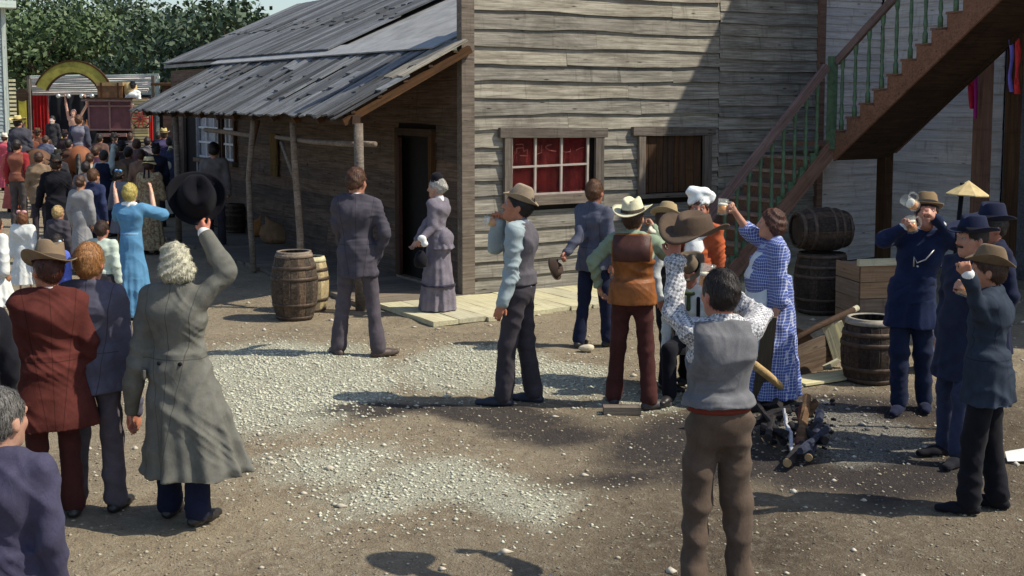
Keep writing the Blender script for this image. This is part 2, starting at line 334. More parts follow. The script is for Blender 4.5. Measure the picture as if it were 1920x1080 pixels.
stones(520, anyw, .014, .034, stone_mat('loose_stone', (.38, .33, .25), (.66, .62, .52)), 'gravel')
stones(2200, by(1, 1.), .008, .03, stone_mat('ash_lump', (.02, .02, .02), (.45, .43, .4)), 'ash')
# ================================================================== the weathered house
house = thing('wooden_house', 'grey weathered clapboard house with long lean-to porch and red curtained window', 'house', BW(0, 0, -.03), YAW)
R90 = -pi/2; HT = 4.9
mk_box = lambda name, a, b2, mat, par: MB().span(a, b2).build(name, mat, par)
mk_box('wall_core', (.03, .06, .0), (6.05, .12, HT), BLACK, house); mk_box('wall_core', (.06, .13, .0), (.12, 13.2, 2.95), BLACK, house)
mk_box('wall_core', (.13, 13.1, 0), (6.0, 13.16, 2.95), BLACK, house)
GW = [(.585, 2.10, 1.17, 2.12), (2.72, 3.97, 1.18, 2.12)]     # the two front windows: u0,u1,z0,z1 of their trim
def rows(parent, mat, rz, org_of, span, z0, z1, hrow, holes, seams=(), name='clapboard', lo=.0, ob=.034, wob=.006):
    z = z0
    while z < z1:
        h = hrow*random.uniform(.93, 1.08); cuts = [span]
        for (a, c, za, zc) in holes:
            if z < zc-.03 and z+h > za+.03:
                nc = []
                for (p, q) in cuts:
                    if a > p: nc.append((p, min(q, a)))
                    if c < q: nc.append((max(p, c), q))
                cuts = [t for t in nc if t[1]-t[0] > .02]
        for (p, q) in cuts:
            pts = [p]+([s for s in [random.uniform(p+.8, q-.8) for _ in range(1)] if random.random() < lo] if q-p > 2.2 else [])+[q]
            for s0, s1 in zip(pts, pts[1:]): clap(parent, mat, rz, org_of(s0, s1), s1-s0-.004, z, z+h, name=name, ob=ob, wob=wob)
        z += h
rows(house, GREYWOOD, 0, lambda a, c: (a, .055, 0), (.14, 4.15), .04, HT-.1, .212, GW, lo=.35, ob=.044, wob=.012)
rows(house, GREYWOOD, 0, lambda a, c: (a, .05, 0), (4.155, 6.04), .04, HT-.1, .168, [], lo=.0, ob=.038, wob=.008)
mk_box('corner_post', (-.05, -.028, .0), (.13, .10, HT), FRAMEWOOD, house)
mk_box('corner_trim', (6.045, -.03, 0), (6.16, .05, HT), REDWOOD, house)
# --- red curtained window
def fr(name, a, b2, w, parent, mat=FRAMEWOOD, y=-.012, t=.05): # trim board standing proud of the boards
    return beam(name, (a[0], y, a[1]), (b2[0], y, b2[1]), w, t, mat, parent, wob=.004, up=(0, 1, 0) if False else (0, 0, 1) if abs(a[1]-b2[1]) < .2 else (1, 0, 0), segs=3)
def px_u(x, y, v=0): return W(x, y, v)
nf = 60; cv_ = []; cf_ = []
for i in range(nf+1):
    x = .66+1.26*i/nf; y = .047+.006*sin(i*.9+.8*sin(i*.31))+.003*sin(i*2.3); cv_ += [(x, y, 1.27), (x+.012*sin(i*.5), y+.003, 2.03), (x, .07, 1.27), (x, .07, 2.03)]
for i in range(nf): b4_ = 4*i; cf_ += [(b4_, b4_+4, b4_+5, b4_+1), (b4_+2, b4_+3, b4_+7, b4_+6)]
win = mk('window', cv_, cf_, plain('red_curtain', (.10, .005, .005), .85, .5, 6.), house, True)
fr('lintel', (.50, 2.10), (2.17, 2.075), .125, win, y=-.01, t=.07); fr('jamb', (.62, 1.16), (.62, 2.03), .11, win, t=.055); fr('jamb', (2.05, 1.16), (2.05, 2.02), .13, win, t=.055)
fr('sill', (.66, 1.215), (1.99, 1.215), .13, win, y=-.005, t=.075)
GLASS = NB('window_glass').set(Base_Color=(1, 1, 1, 1), Roughness=.03, Transmission_Weight=1., IOR=1.1).m
SASH = plain('dull_white_sash', (.42, .36, .32), .6, .2)
us = [.69, 1.055, 1.46, 1.88]
for k, x in enumerate(us): beam('muntin' if k else 'sash_stile', (x, .022, 1.285), (x+.008, .022, 2.02), .03, .03, SASH, win, up=(1, 0, 0))
beam('sash_rail', (.66, .020, 1.285), (1.92, .020, 1.285), .035, .034, SASH, win); beam('sash_rail', (.69, .0185, 1.65), (1.88, .0185, 1.665), .026, .026, SASH, win)
for i in range(3):
    for j in range(2): mk_box('pane', (us[i]+.016, .034, (1.304, 1.677)[j]), (us[i+1]-.016, .038, (1.638, 2.015)[j]), GLASS, win)
CHALK = plain('faded_lettering', (.3, .09, .07), .9, .2)
mb = MB()
def stroke(pts, r=.006):
    q = [Vector((W(860+x/3.84, 130+y/3.84, .05)[0], .0445, W(860+x/3.84, 130+y/3.84, .05)[1])) for x, y in pts]; mb.tube(q, r, 5)
for s in ([(410, 525), (462, 522), (462, 548), (415, 552)], [(462, 548), (468, 575), (492, 560), (492, 607), (440, 605)], [(415, 552), (415, 590)], [(530, 590), (552, 598), (596, 582), (596, 530)], [(575, 535), (575, 560)], [(622, 545), (640, 530), (668, 525)], [(625, 548), (650, 566), (700, 574)], [(742, 545), (745, 572), (770, 580), (802, 576), (802, 555)], [(845, 566), (870, 552), (900, 545)]): stroke(s)
mb.build('lettering', CHALK, win)
# --- boarded window
bw = mk_box('boarded_window', (2.78, .05, 1.22), (3.86, .058, 2.04), BLACK, house)
x = 2.80
while x < 3.82:
    w_ = random.uniform(.07, .15); w_ = min(w_, 3.84-x); beam('shutter_board', (x+w_/2, .03, 1.235), (x+w_/2, .03, 2.03), w_-.008, .022, DARKWOOD, bw, wob=.002, up=(1, 0, 0)); x += w_
fr('lintel', (2.60, 2.09), (4.05, 2.075), .12, bw, y=-.01, t=.07); fr('jamb', (2.76, 1.18), (2.76, 2.02), .11, bw, t=.055); fr('jamb', (3.92, 1.18), (3.92, 2.01), .13, bw, t=.055)
fr('sill', (2.70, 1.19), (3.98, 1.19), .06, bw, y=-.015, t=.09)
# --- side wall under the porch
vd0, vd1 = SW(808, 500)[0], SW(752, 500)[0]
sw_holes = [(vd0-.09, vd1+.12, 0, 2.12)]
for (xa, xb, ya, yb) in ((441, 414, 213, 290), (418, 372, 205, 283), (372, 346, 213, 330)):
    a = SW(xa, 280)[0]; c = SW(xb, 280)[0]; sw_holes.append((a-.05, c+.05, (1.35 if xb > 371 else .05), 2.28))
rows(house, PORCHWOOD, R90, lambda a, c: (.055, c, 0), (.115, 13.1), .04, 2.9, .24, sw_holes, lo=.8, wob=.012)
dr = mk_box('doorway', (.056, vd0, .1), (.063, vd1, 2.02), BLACK, house)
for vv_ in (vd0-.05, vd1+.06): beam('door_jamb', (-.0, vv_, .0), (-.0, vv_, 2.1), .1, .07, DARKWOOD, dr, up=(0, 1, 0))
beam('door_head', (.0, vd0-.09, 2.08), (.0, vd1+.1, 2.08), .1, .075, DARKWOOD, dr)
dl = beam('door_leaf', (-.02, vd1+.02, .12), (-.02, vd1+.02, 2.0), .5, .04, wood('dark_red_door', (.02, .007, .004), (.05, .018, .01), (.09, .035, .02)), dr, up=(.35, 1, 0))
mk_box('threshold', (-.05, vd0-.05, .02), (.05, vd1+.05, .09), FLOORW, dr)
WSASH = plain('white_sash', (.6, .6, .62), .5, .15)
for (va, vb, za, zb) in sw_holes[1:3]:
    wn = mk_box('window', (.045, va, za), (.05, vb, zb), plain('lace_curtain', (.35, .36, .38), .8, .4, 20.), house)
    for vv_ in (va+.03, vb-.03): beam('jamb', (-.005, vv_, za-.05), (-.005, vv_, zb), .07, .06, DARKWOOD, wn, up=(0, 1, 0))
    for k in range(4): beam('muntin', (.015, va+.06+(vb-va-.12)*k/3, za), (.015, va+.06+(vb-va-.12)*k/3, zb), .035, .03, WSASH, wn, up=(0, 1, 0))
    for k in range(4): beam('sash_rail', (.012, va+.06, za+.03+(zb-za-.06)*k/3), (.012, vb-.06, za+.03+(zb-za-.06)*k/3), .04, .025, WSASH, wn)
    beam('sill', (-.03, va-.04, za-.04), (-.03, vb+.04, za-.04), .08, .12, PORCHWOOD, wn)
va, vb = sw_holes[3][:2]
dd = mk_box('doorway', (.05, va, .05), (.056, vb, 2.25), BLACK, house)
beam('door_jamb', (-.005, va+.05, 0), (-.005, va+.05, 2.28), .07, .06, plain('pale_grey_trim', (.33, .33, .36), .7), dd, up=(0, 1, 0)); beam('door_jamb', (-.005, vb-.05, 0), (-.005, vb-.05, 2.28), .12, .06, PORCHWOOD, dd, up=(0, 1, 0))
# brown cloth or old board hung on the side wall
a0 = SW(532, 330); hs_ = beam('wall_board', (-.02, SW(515, 262)[0], a0[1]), (-.02, SW(515, 262)[0], 1.93), .32, .03, wood('ochre_board', (.05, .03, .012), (.13, .08, .03), (.2, .13, .05)), house, wob=.01, up=(0, 1, 0), segs=3)
# --- porch roof: rafters, posts, and long lapped shakes, each its own board
UE, ZE, ZT = -1.72, 2.30, 3.22; VE0, VE1 = -.12, 9.4
sl_ = Vector((UE, 0, ZE))-Vector((0, 0, ZT)); LS = sl_.length; sx = sl_.normalized(); sn = Vector((0, 1, 0)).cross(sx)*-1
if sn.z < 0: sn = -sn
SYa = Vector((0, 1, 0))
v_ = VE0
while v_ < VE1:
    w_ = random.uniform(.10, .21)
    nl = random.choice((1, 2, 2, 3)); cuts = [0]+sorted(random.uniform(.25, .8) for _ in range(nl-1))+[1]
    if nl > 1 and min(np.diff(cuts)) < .12: cuts = [0, .5, 1]
    for k, (s0, s1) in enumerate(zip(cuts, cuts[1:])):
        over = .08 if s0 > 0 else 0.; lift = .012+.014*(len(cuts)-2-k)+random.uniform(0, .018); ext = random.uniform(-.03, .07) if s1 == 1 else .0
        a = Vector((0, v_+w_/2, ZT))+sx*(LS*s0-over)+sn*(lift); b_ = Vector((0, v_+w_/2+random.uniform(-.02, .02), ZT))+sx*(LS*s1+ext)+sn*(lift+random.uniform(0, .02))
        beam('roof_shake', a, b_, w_+.012, .022, SHAKE if v_ > .3 or random.random() < .3 else GREYWOOD, house, wob=.004, up=(0, 1, .0), segs=3).rotation_euler.rotate_axis('X', random.uniform(-.12, .12))
    v_ += w_
beam('ridge_flashing', (-.08, VE0+.45, ZT+.03), (-.08, VE1, ZT+.035), .42, .02, plain('dull_grey_flashing', (.3, .3, .3), .6, .2, 5.), house, up=(1, 0, .44))
beam('wall_plate', (UE+.2, VE0-.0, ZE-.02), (UE+.2, VE1-.1, ZE-.02), .1, .1, DARKWOOD, house, wob=.008, segs=6)
for k in range(12):
    vv_ = VE0+.06+k*.8; beam('rafter', Vector((.05, vv_, ZT-.075)), Vector((0, vv_, ZT-.075))+sx*(LS-.06), .09, .06, DARKWOOD, house, wob=.006, segs=2)
for k in range(5):
    q = Vector((0, 0, ZT-.02))+sx*LS*(.1+.2*k); beam('roof_batten', (q.x, VE0+.02, q.z), (q.x, VE1-.05, q.z), .03, .06, DARKWOOD, house)
def pole(name, pts, rs, mat, par): return MB().tube(pts, rs, 10, .05).build(name, mat, par, smooth=True)
def lp(px, py, u): v_, z_ = SW(px, py, u); return (u, v_, z_)
pole('porch_post', [(-1.5, -.13, 0), (-1.51, -.13, .8), (-1.49, -.12, 1.6), (-1.5, -.12, 2.24)], [.062, .062, .058, .055], POSTWOOD, house)
pole('porch_post', [lp(563, 545, -1.5), lp(563, 440, -1.5), lp(552, 290, -1.5), lp(548, 222, -1.5)], [.047, .047, .043, .04], POSTWOOD, house)
pole('porch_post', [(-1.5, 3.65, 0), lp(470, 420, -1.5), lp(466, 330, -1.5), lp(476, 215, -1.5)], [.044, .045, .042, .04], POSTWOOD, house)
pole('porch_post', [(-1.5, 7.45, 0), lp(333, 330, -1.5), lp(329, 214, -1.5)], [.055, .05, .05], POSTWOOD, house)
pole('porch_rail', [lp(518, 253, -1.44), lp(590, 262, -1.44), lp(668, 266, -1.44)], [.028, .032, .036], POSTWOOD, house)
pole('porch_rail', [lp(672, 264, -1.4), lp(704, 266, -1.3)], [.032, .034], POSTWOOD, house)
pole('porch_rail', [lp(385, 240, -1.45), lp(425, 244, -1.45), lp(470, 250, -1.45)], [.035, .035, .035], POSTWOOD, house)
pole('brace', [lp(527, 262, -1.46), lp(551, 331, -1.46)], [.024, .022], POSTWOOD, house)
pole('brace', [lp(484, 222, -1.46), lp(461, 330, -1.46)], [.03, .024], DARKWOOD, house)
# porch floor boards and the pale plank walk
v_ = -.05
while v_ < 9.2:
    w_ = random.uniform(.26, .4); beam('porch_board', (-1.40+random.uniform(-.05, .05), v_+w_/2, .035), (.04, v_+w_/2, .035), w_-.008, .05, FLOORW, house, wob=.004, up=(0, 1, 0), segs=3); v_ += w_
u_ = -1.25
while u_ < 6.3:
    w_ = random.uniform(.27, .36); f0 = -1.55+random.uniform(-.05, .05)+(.12 if u_ > .2 else 0); beam('walk_plank', (u_+w_/2, f0, .03), (u_+w_/2, -.06, .033), w_-.012, .05, PLANK, house, wob=.005, up=(1, 0, 0), segs=4); u_ += w_
# main roof (mostly above the picture)
RP = [(-.05, .13, ZT+.02), (3.0, .13, 4.55), (3.0, 13.3, 4.55), (-.05, 13.3, ZT+.02)]
mk('main_roof', RP+[(x, y, z-.06) for x, y, z in RP], [(0, 1, 2, 3), (7, 6, 5, 4), (0, 4, 5, 1), (1, 5, 6, 2), (2, 6, 7, 3), (3, 7, 4, 0)], plain('dull_grey_sheet', (.3, .3, .3), .7, .3, 3.), house)
rs0 = Vector((-.1, 0, ZT+.06)); rs1 = Vector((3.0, 0, 4.62)); v_ = 4.1
while v_ < 13.2:
    w_ = random.uniform(.13, .22); c_ = random.uniform(.35, .6)
    for s0, s1, li in ((0, c_+.04, 0.), (c_, 1, .03)): 
        a = rs0.lerp(rs1, s0)+Vector((0, v_+w_/2, li)); b_ = rs0.lerp(rs1, s1)+Vector((0, v_+w_/2, li+.01)); beam('roof_shake', a, b_, w_+.01, .022, SHAKE, house, wob=.004, up=(0, 1, 0), segs=3)
    v_ += w_
mk_box('wall_core', (.14, .07, 0), (6.0, .13, HT-.02), BLACK, house)
# ================================================================== the white building and the outside stair
UC = 7.47; HB = 8.6
white = thing('white_building', 'faded white clapboard building with red brown porch posts at right', 'building', BW(0, 0, -.03), YAW)
mk_box('wall_core', (6.10, .14, 0), (UC+.1, .2, HB), BLACK, white); mk_box('wall_core', (UC+.06, -9.0, 0), (UC+.12, .14, HB), BLACK, white); mk_box('wall_core', (UC+.13, -9.0, 0), (UC+7, -8.94, HB), BLACK, white)
rows(white, WHITEW, 0, lambda a, c: (a, .10, 0), (6.17, UC-.02), .03, 4.9, .112, [], ob=.026)
rows(white, WHITEW, R90, lambda a, c: (UC+.03, c, 0), (SW(1876, 300, UC)[0], .06), .03, 4.9, .172, [], ob=.024)
mk_box('flat_roof', (UC, -9.05, HB), (UC+7, .09, HB+.08), SHAKE, white); mk_box('flat_roof', (6.1, .1, HB), (UC+7, 8, HB+.08), SHAKE, white)
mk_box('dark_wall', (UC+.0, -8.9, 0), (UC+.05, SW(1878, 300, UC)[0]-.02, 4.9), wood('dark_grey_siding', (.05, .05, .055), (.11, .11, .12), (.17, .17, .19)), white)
def onv(px, py, v): u_, z_ = W(px, py, v); return (u_, v, z_)
vp = -2.15; up_ = W(1836, 400, vp)[0]; beam('porch_post', (up_, vp, .0), (up_, vp, 5.2), .21, .16, REDWOOD, white, wob=.003, up=(1, 0, 0), segs=4)
vp2 = -3.0; up2 = W(1893, 400, vp2)[0]; beam('porch_post', (up2, vp2, .0), (up2, vp2, 5.2), .14, .14, DARKWOOD, white, wob=.003, up=(1, 0, 0), segs=4)
pp = beam('stair_post', (W(1655, 400, -1.06)[0]+.02, -1.06, 0), (W(1655, 400, -1.06)[0]+.02, -1.06, 1.80), .17, .15, DARKWOOD, white, wob=.002, up=(1, 0, 0), segs=3)
RIB = [plain('crimson_ribbon', (.5, .012, .05), .6), plain('magenta_ribbon', (.42, .02, .22), .6), plain('violet_ribbon', (.16, .13, .5), .6), plain('red_ribbon', (.55, .03, .03), .6)]
def ribbon(px0, px1, y0, y1, v, m, label):
    n = 7; vs = []; fs = []
    for i in range(n+1):
        y = y0+(y1-y0)*i/n; wv = 3*sin(i*.9)
        for x in (px0, px1):
            u1, z1 = W(x+wv*.35, y, v); vs.append((u1, v+.012*sin(i*1.3+x), z1))
    vs += [(a, b2-.004, c) for a, b2, c in vs]; m2 = 2*(n+1)
    for i in range(n): fs += [(2*i, 2*i+1, 2*i+3, 2*i+2), (m2+2*i+2, m2+2*i+3, m2+2*i+1, m2+2*i), (2*i, 2*i+2, m2+2*i+2, m2+2*i), (2*i+1, m2+2*i+1, m2+2*i+3, 2*i+3)]
    vs = [tuple(BW(*q) - np.array([0, 0, .03])) for q in vs]; o = mk('ribbon', vs, fs, m, None, True); return tag(o, label, 'ribbon', 'ribbons hung on the porch posts')
ribbon(1817, 1826, 60, 200, vp-.13, RIB[0], 'crimson ribbon hanging down the left of the thick red brown post')
ribbon(1826, 1833, 60, 218, vp-.14, RIB[1], 'longest magenta ribbon hanging in the middle of the red brown post')
ribbon(1892, 1899, 60, 168, vp2-.12, RIB[2], 'violet blue ribbon hanging on the dark post at the right edge')
ribbon(1903, 1912, 60, 172, vp2-.14, RIB[3], 'short pink red ribbon rightmost on the dark post')
# --- L-shaped outside stair
stair = thing('outside_stair', 'red brown outside stair with green balusters climbing to a landing', 'staircase', BW(0, 0, -.03), YAW)
VS = -1.08
n0 = onv(1455, 400, VS); n1_ = onv(1563, 262, VS); sl2 = (n1_[2]-n0[2])/(n1_[0]-n0[0])
zl = n1_[2]-.02; ub = n1_[0]-(zl)/sl2
beam('stringer', (ub, VS, .02), (n1_[0], VS, n1_[2]-.06), .22, .05, REDWOOD, stair, segs=2)
beam('stringer', (ub-.1, -.10, .1), (n1_[0]-1.05, -.10, n1_[2]-.06-1.05*sl2+.2), .34, .05, REDWOOD, stair, segs=2)
nst = 10; rise = zl/nst; run = rise/sl2
for i in range(nst-1):
    u0 = ub+run*i; z0 = rise*(i+1)
    mk_box('tread', (u0-.03, VS+.03, z0-.035), (u0+run+.02, -.13, z0), wood('worn_tread', (.2, .13, .1), (.36, .26, .2), (.5, .4, .33)) if i == 0 else bpy.data.materials['worn_tread'], stair)
    mk_box('riser', (u0, VS+.03, z0-rise), (u0+.02, -.13, z0-.036), REDWOOD, stair)
    mk_box('tread_end', (u0-.02, VS-.006, z0-.12), (u0+run, VS+.028, z0+.06), GREENW, stair)
ul0, ul1 = n1_[0], W(1655, 278, VS)[0]
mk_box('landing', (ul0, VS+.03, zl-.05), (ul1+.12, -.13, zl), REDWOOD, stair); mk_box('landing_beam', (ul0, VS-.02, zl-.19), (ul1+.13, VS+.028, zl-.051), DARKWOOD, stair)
# upper flight climbs towards the viewer
rise2, run2 = .19, .235
for i in range(14):
    v1 = VS-.02-run2*i; z1 = zl+rise2*(i+1)
    mk_box('tread', (ul0-.02, v1-run2-.02, z1-.035), (ul1+.1, v1+.025, z1), REDWOOD, stair); mk_box('riser', (ul0+.02, v1-.012, z1-rise2), (ul1+.06, v1+.008, z1-.036), REDWOOD, stair)
# saw-tooth side boards
for uu in (ul0+.0, ul1+.06):
    pr = [(VS-.02, zl-.17)]; pr2 = []
    for i in range(14): pr2 += [(VS-.021-run2*i, zl+rise2*i-.001*0), (VS-.021-run2*i, zl+rise2*(i+1)-.036)]
    pr2 += [(VS-.021-run2*14, zl+rise2*14-.036)]
    low = [(VS-.021-run2*14, zl+rise2*14-.036-.33), (VS-.021, zl-.25)]
    poly = pr2+low; n_ = len(poly); vs = [(uu-.02, a, c) for a, c in poly]+[(uu+.02, a, c) for a, c in poly]
    fs = [tuple(range(n_)), tuple(reversed(range(n_, 2*n_)))]+[(i, n_+i, n_+(i+1) % n_, (i+1) % n_) for i in range(n_)]
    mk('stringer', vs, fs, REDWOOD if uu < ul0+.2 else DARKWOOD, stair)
a_ = Vector((ul0+.022, VS-.02, zl-.23)); 
sof = [(ul0+.022, VS-.02, zl-.24), (ul1+.038, VS-.02, zl-.24), (ul1+.038, VS-.021-run2*14, zl+rise2*14-.25), (ul0+.022, VS-.021-run2*14, zl+rise2*14-.25)]
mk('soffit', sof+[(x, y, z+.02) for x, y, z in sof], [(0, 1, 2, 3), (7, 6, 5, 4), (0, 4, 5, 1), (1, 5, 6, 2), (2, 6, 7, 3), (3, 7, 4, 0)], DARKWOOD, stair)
beam('brace', (ul1+.15, VS-.05, zl-.1), (ul1+.15, VS-.021-run2*14, zl+rise2*14-.12), .15, .08, REDWOOD, stair)
# rail, newel and balusters
r0 = onv(1338, 388, VS-.03); r1 = onv(1548, 128, VS-.03)
beam('handrail', (r0[0]-.1, VS-.03, r0[2]-.12), (r1[0]+.02, VS-.03, r1[2]+.05), .11, .07, RAILW, stair, segs=2)
mk_box('newel', (n1_[0]-.10, VS-.05, n1_[2]-.1), (n1_[0]-.0, VS+.05, r1[2]+.2), GREENW, stair)
rs = (r1[2]-r0[2])/(r1[0]-r0[0])
def balu(p, z0, z1):
    h = z1-z0; pr = [(r*1.5, z*h) for r, z in ((.022, 0), (.022, .12), (.012, .16), (.02, .24), (.013, .36), (.018, .55), (.012, .8), (.02, .86), (.022, .9), (.022, 1))]
    MB().lathe(pr, 8).build('baluster', GREENW, stair, True, loc=(p[0], p[1], z0))
for i in range(9):
    uu = ub+.08+run*i; balu((uu, VS-.0, 0), .02+.05+sl2*(uu-ub)+.08, r0[2]+rs*(uu-r0[0])-.05)
beam('handrail', (ul0-.03, VS-.05, r1[2]+.12), (ul0-.03, VS-.021-run2*13, r1[2]+.1+rise2*13), .1, .06, RAILW, stair)
for i in range(13):
    for q in (.5,): balu((ul0, VS-.02-run2*(i+q), 0), zl+rise2*(i+1), r1[2]+.1+rise2*(i+q))
# ================================================================== figures: smooth-blended distance fields turned into one skin per piece
def smin(a, b, k):
    if k <= 0: return np.minimum(a, b)
    h = np.maximum(k-np.abs(a-b), 0)/k; return np.minimum(a, b)-h*h*k*.25
def cone(a, b, r1, r2, s=(1, 1, 1)):
    a = np.array(a, float); b = np.array(b, float); s = np.array(s, float); A = a/s; Bv = b/s; D = Bv-A; dd = max(D@D, 1e-9)
    def fn(x, y, z):
        px, py, pz = x/s[0]-A[0], y/s[1]-A[1], z/s[2]-A[2]; t = np.clip((px*D[0]+py*D[1]+pz*D[2])/dd, 0, 1)
        return (np.sqrt((px-t*D[0])**2+(py-t*D[1])**2+(pz-t*D[2])**2)-(r1+(r2-r1)*t))*min(s)
    r = max(r1, r2)*s; return fn, np.minimum(a, b)-r, np.maximum(a, b)+r
HS = 1.035
def ell(c, r, R=None):
    c = np.array(c, float); r = np.array(r, float)*(1 if R is None else HS); Rt = None if R is None else np.array(R).T
    def fn(x, y, z):
        p = (x-c[0], y-c[1], z-c[2])
        if Rt is not None: p = tuple(Rt[i, 0]*p[0]+Rt[i, 1]*p[1]+Rt[i, 2]*p[2] for i in range(3))
        k0 = np.sqrt((p[0]/r[0])**2+(p[1]/r[1])**2+(p[2]/r[2])**2)+1e-6; k1 = np.sqrt((p[0]/r[0]**2)**2+(p[1]/r[1]**2)**2+(p[2]/r[2]**2)**2)+1e-6
        return k0*(k0-1)/k1
    m = r if R is None else np.full(3, r.max()); return fn, c-m, c+m
def skirt(a, b, ra, rb, n=14, amp=.05, ph=0., pw=1., front=None, grow=0., pwr=1.4):
    """flared cloth tube from a (top) to b (hem) with folds that deepen downwards"""
    def fn(x, y, z):
        t = np.clip((a[2]-z)/(a[2]-b[2]), 0, 1.1); tp = t**pw; cx = a[0]+(b[0]-a[0])*t; cy = a[1]+(b[1]-a[1])*t
        rx = ra[0]+(rb[0]-ra[0])*tp+grow; ry = ra[1]+(rb[1]-ra[1])*tp+grow; an = np.arctan2((x-cx)/rx, (y-cy)/ry)
        rip = 1+amp*t**pwr*(np.sin(n*an+ph+1.3*np.sin(3*an+ph))+.5*np.sin((n*1.7//1)*an+2*ph)); rho = np.sqrt(((x-cx)/rx)**2+((y-cy)/ry)**2)/rip
        d = (rho-1)*np.minimum(rx, ry)*.8; d = np.maximum(d, np.maximum(z-a[2], b[2]-z))
        if front is not None: d = np.maximum(d, front(x, y, z))
        return d
    m = max(ra[0], rb[0], ra[1], rb[1])*(1+1.5*amp)+grow; lo = np.minimum(a, b)-np.array([m, m, 0]); hi = np.maximum(a, b)+np.array([m, m, 0]); return fn, lo, hi
EDG = [(0, 1), (2, 3), (4, 5), (6, 7), (0, 2), (1, 3), (4, 6), (5, 7), (0, 4), (1, 5), (2, 6), (3, 7)]
OFF = np.array([(i & 1, i >> 1 & 1, i >> 2) for i in range(8)])
class Field:
    def __init__(s, step): s.step = step; s.ops = []
    def u(s, p, k=.02): s.ops.append(('u', p, k)); return s
    def sub(s, p, k=.01): s.ops.append(('s', p, k)); return s
    def cut(s, fn, k=.004): s.ops.append(('c', (fn,), k)); return s     # keep fn<0
    def mesh(s, wr=0., wf=1., seed=0, lap=1):
        st = s.step; lo = np.min([o[1][1] for o in s.ops if o[0] == 'u'], 0)-2.5*st; hi = np.max([o[1][2] for o in s.ops if o[0] == 'u'], 0)+2.5*st
        n = np.ceil((hi-lo)/st).astype(int)+1; ax = [lo[i]+st*np.arange(n[i]) for i in range(3)]; D = np.full(n, .3, 'f4')
        for op, p, k in s.ops:
            if op == 'c': sl3 = (slice(None),)*3
            else:
                i0 = np.clip(((p[1]-k*1.2-lo)/st).astype(int)-1, 0, n); i1 = np.clip(((p[2]+k*1.2-lo)/st).astype(int)+3, 0, n); sl3 = tuple(slice(a, b) for a, b in zip(i0, i1))
            X, Y, Z = ax[0][sl3[0]][:, None, None], ax[1][sl3[1]][None, :, None], ax[2][sl3[2]][None, None, :]; d = np.asarray(p[0](X, Y, Z), 'f4')
            d = np.broadcast_to(d, D[sl3].shape); D[sl3] = smin(D[sl3], d, k) if op == 'u' else -smin(-D[sl3], d if op == 's' else -d, k)
        S = D < 0; C = sum(S[i:n[0]-1+i, j:n[1]-1+j, k:n[2]-1+k].astype('i1') for i in (0, 1) for j in (0, 1) for k in (0, 1))
        ce = np.argwhere((C > 0) & (C < 8)); N = len(ce); I = np.full(n-1, -1, 'i4'); I[tuple(ce.T)] = np.arange(N)
        cv = np.stack([D[tuple((ce+o).T)] for o in OFF], 1); acc = np.zeros((N, 3)); cnt = np.zeros(N)
        for a, b in EDG:
            m = (cv[:, a] < 0) != (cv[:, b] < 0); t = np.where(m, cv[:, a]/(cv[:, a]-cv[:, b]+1e-12), 0)
            acc += m[:, None]*(OFF[a]+t[:, None]*(OFF[b]-OFF[a])); cnt += m
        P = lo+(ce+acc/cnt[:, None])*st; Q = []
        for a in range(3):
            s0 = [slice(None)]*3; s1 = [slice(None)]*3; s0[a] = slice(0, -1); s1[a] = slice(1, None); A, Bb = S[tuple(s0)], S[tuple(s1)]; e = np.argwhere(A != Bb)
            b_, c_ = (a+1) % 3, (a+2) % 3; e = e[(e[:, b_] > 0) & (e[:, c_] > 0) & (e[:, b_] < n[b_]-1) & (e[:, c_] < n[c_]-1)]
            fl = A[tuple(e.T)]; q = []
            for db, dc in ((0, 0), (-1, 0), (-1, -1), (0, -1)):
                g = e.copy(); g[:, b_] += db; g[:, c_] += dc; q.append(I[tuple(g.T)])
            q = np.stack(q, 1); q[~fl] = q[~fl][:, ::-1]; Q.append(q)
        Q = np.concatenate(Q); Q = Q[(Q >= 0).all(1)][:, ::-1] if False else Q[(Q >= 0).all(1)]
        if wr > 0:   # cloth wrinkles, along the skin's own normals
            nm = np.zeros_like(P); fnm = np.cross(P[Q[:, 2]]-P[Q[:, 0]], P[Q[:, 3]]-P[Q[:, 1]])
            for i in range(4): np.add.at(nm, Q[:, i], fnm)
            nm /= np.linalg.norm(nm, axis=1, keepdims=True)+1e-9
            r = np.random.default_rng(seed); x, y, z = P.T; ph = r.uniform(0, 6, 6); sx_ = np.sign(r.normal())
            a1 = 1-2*np.abs(np.sin(wf*(13*z+7*sx_*x+5*y)+1.6*np.sin(6*x+9*z+ph[0])+1.2*np.sin(11*y-5*z+ph[1]))); a2 = 1-2*np.abs(np.sin(wf*(19*z-11*sx_*x-6*y)+1.5*np.sin(9*x+7*y+ph[2])+ph[3])); a3 = np.sin(5*x+7*z+ph[4])*np.sin(6*y-5*z+ph[5])
            a4 = 1-2*np.abs(np.sin(wf*(31*z+23*sx_*x)+2.2*np.sin(14*x+11*z+ph[2])+1.7*np.sin(17*y+8*z+ph[0]))); m4 = np.clip(np.sin(8*z+6*x+ph[1])*np.sin(9*y-7*z+ph[3])+.25, 0, 1)
            P = P+nm*(wr*1.25*(.45*np.maximum(a4, -.3)*m4+.6*a1*np.clip(.5+a3, 0, 1)+.5*a2*np.clip(.5-a3, 0, 1)+.5*a3))[:, None]
        return P, Q
TRI = [0]
def fobj(name, field, mat, parent, wr=0., wf=1., seed=0):
    P, Q = field.mesh(wr, wf, seed); TRI[0] += 2*len(Q); return mk_np(name, P, Q, mat, parent)
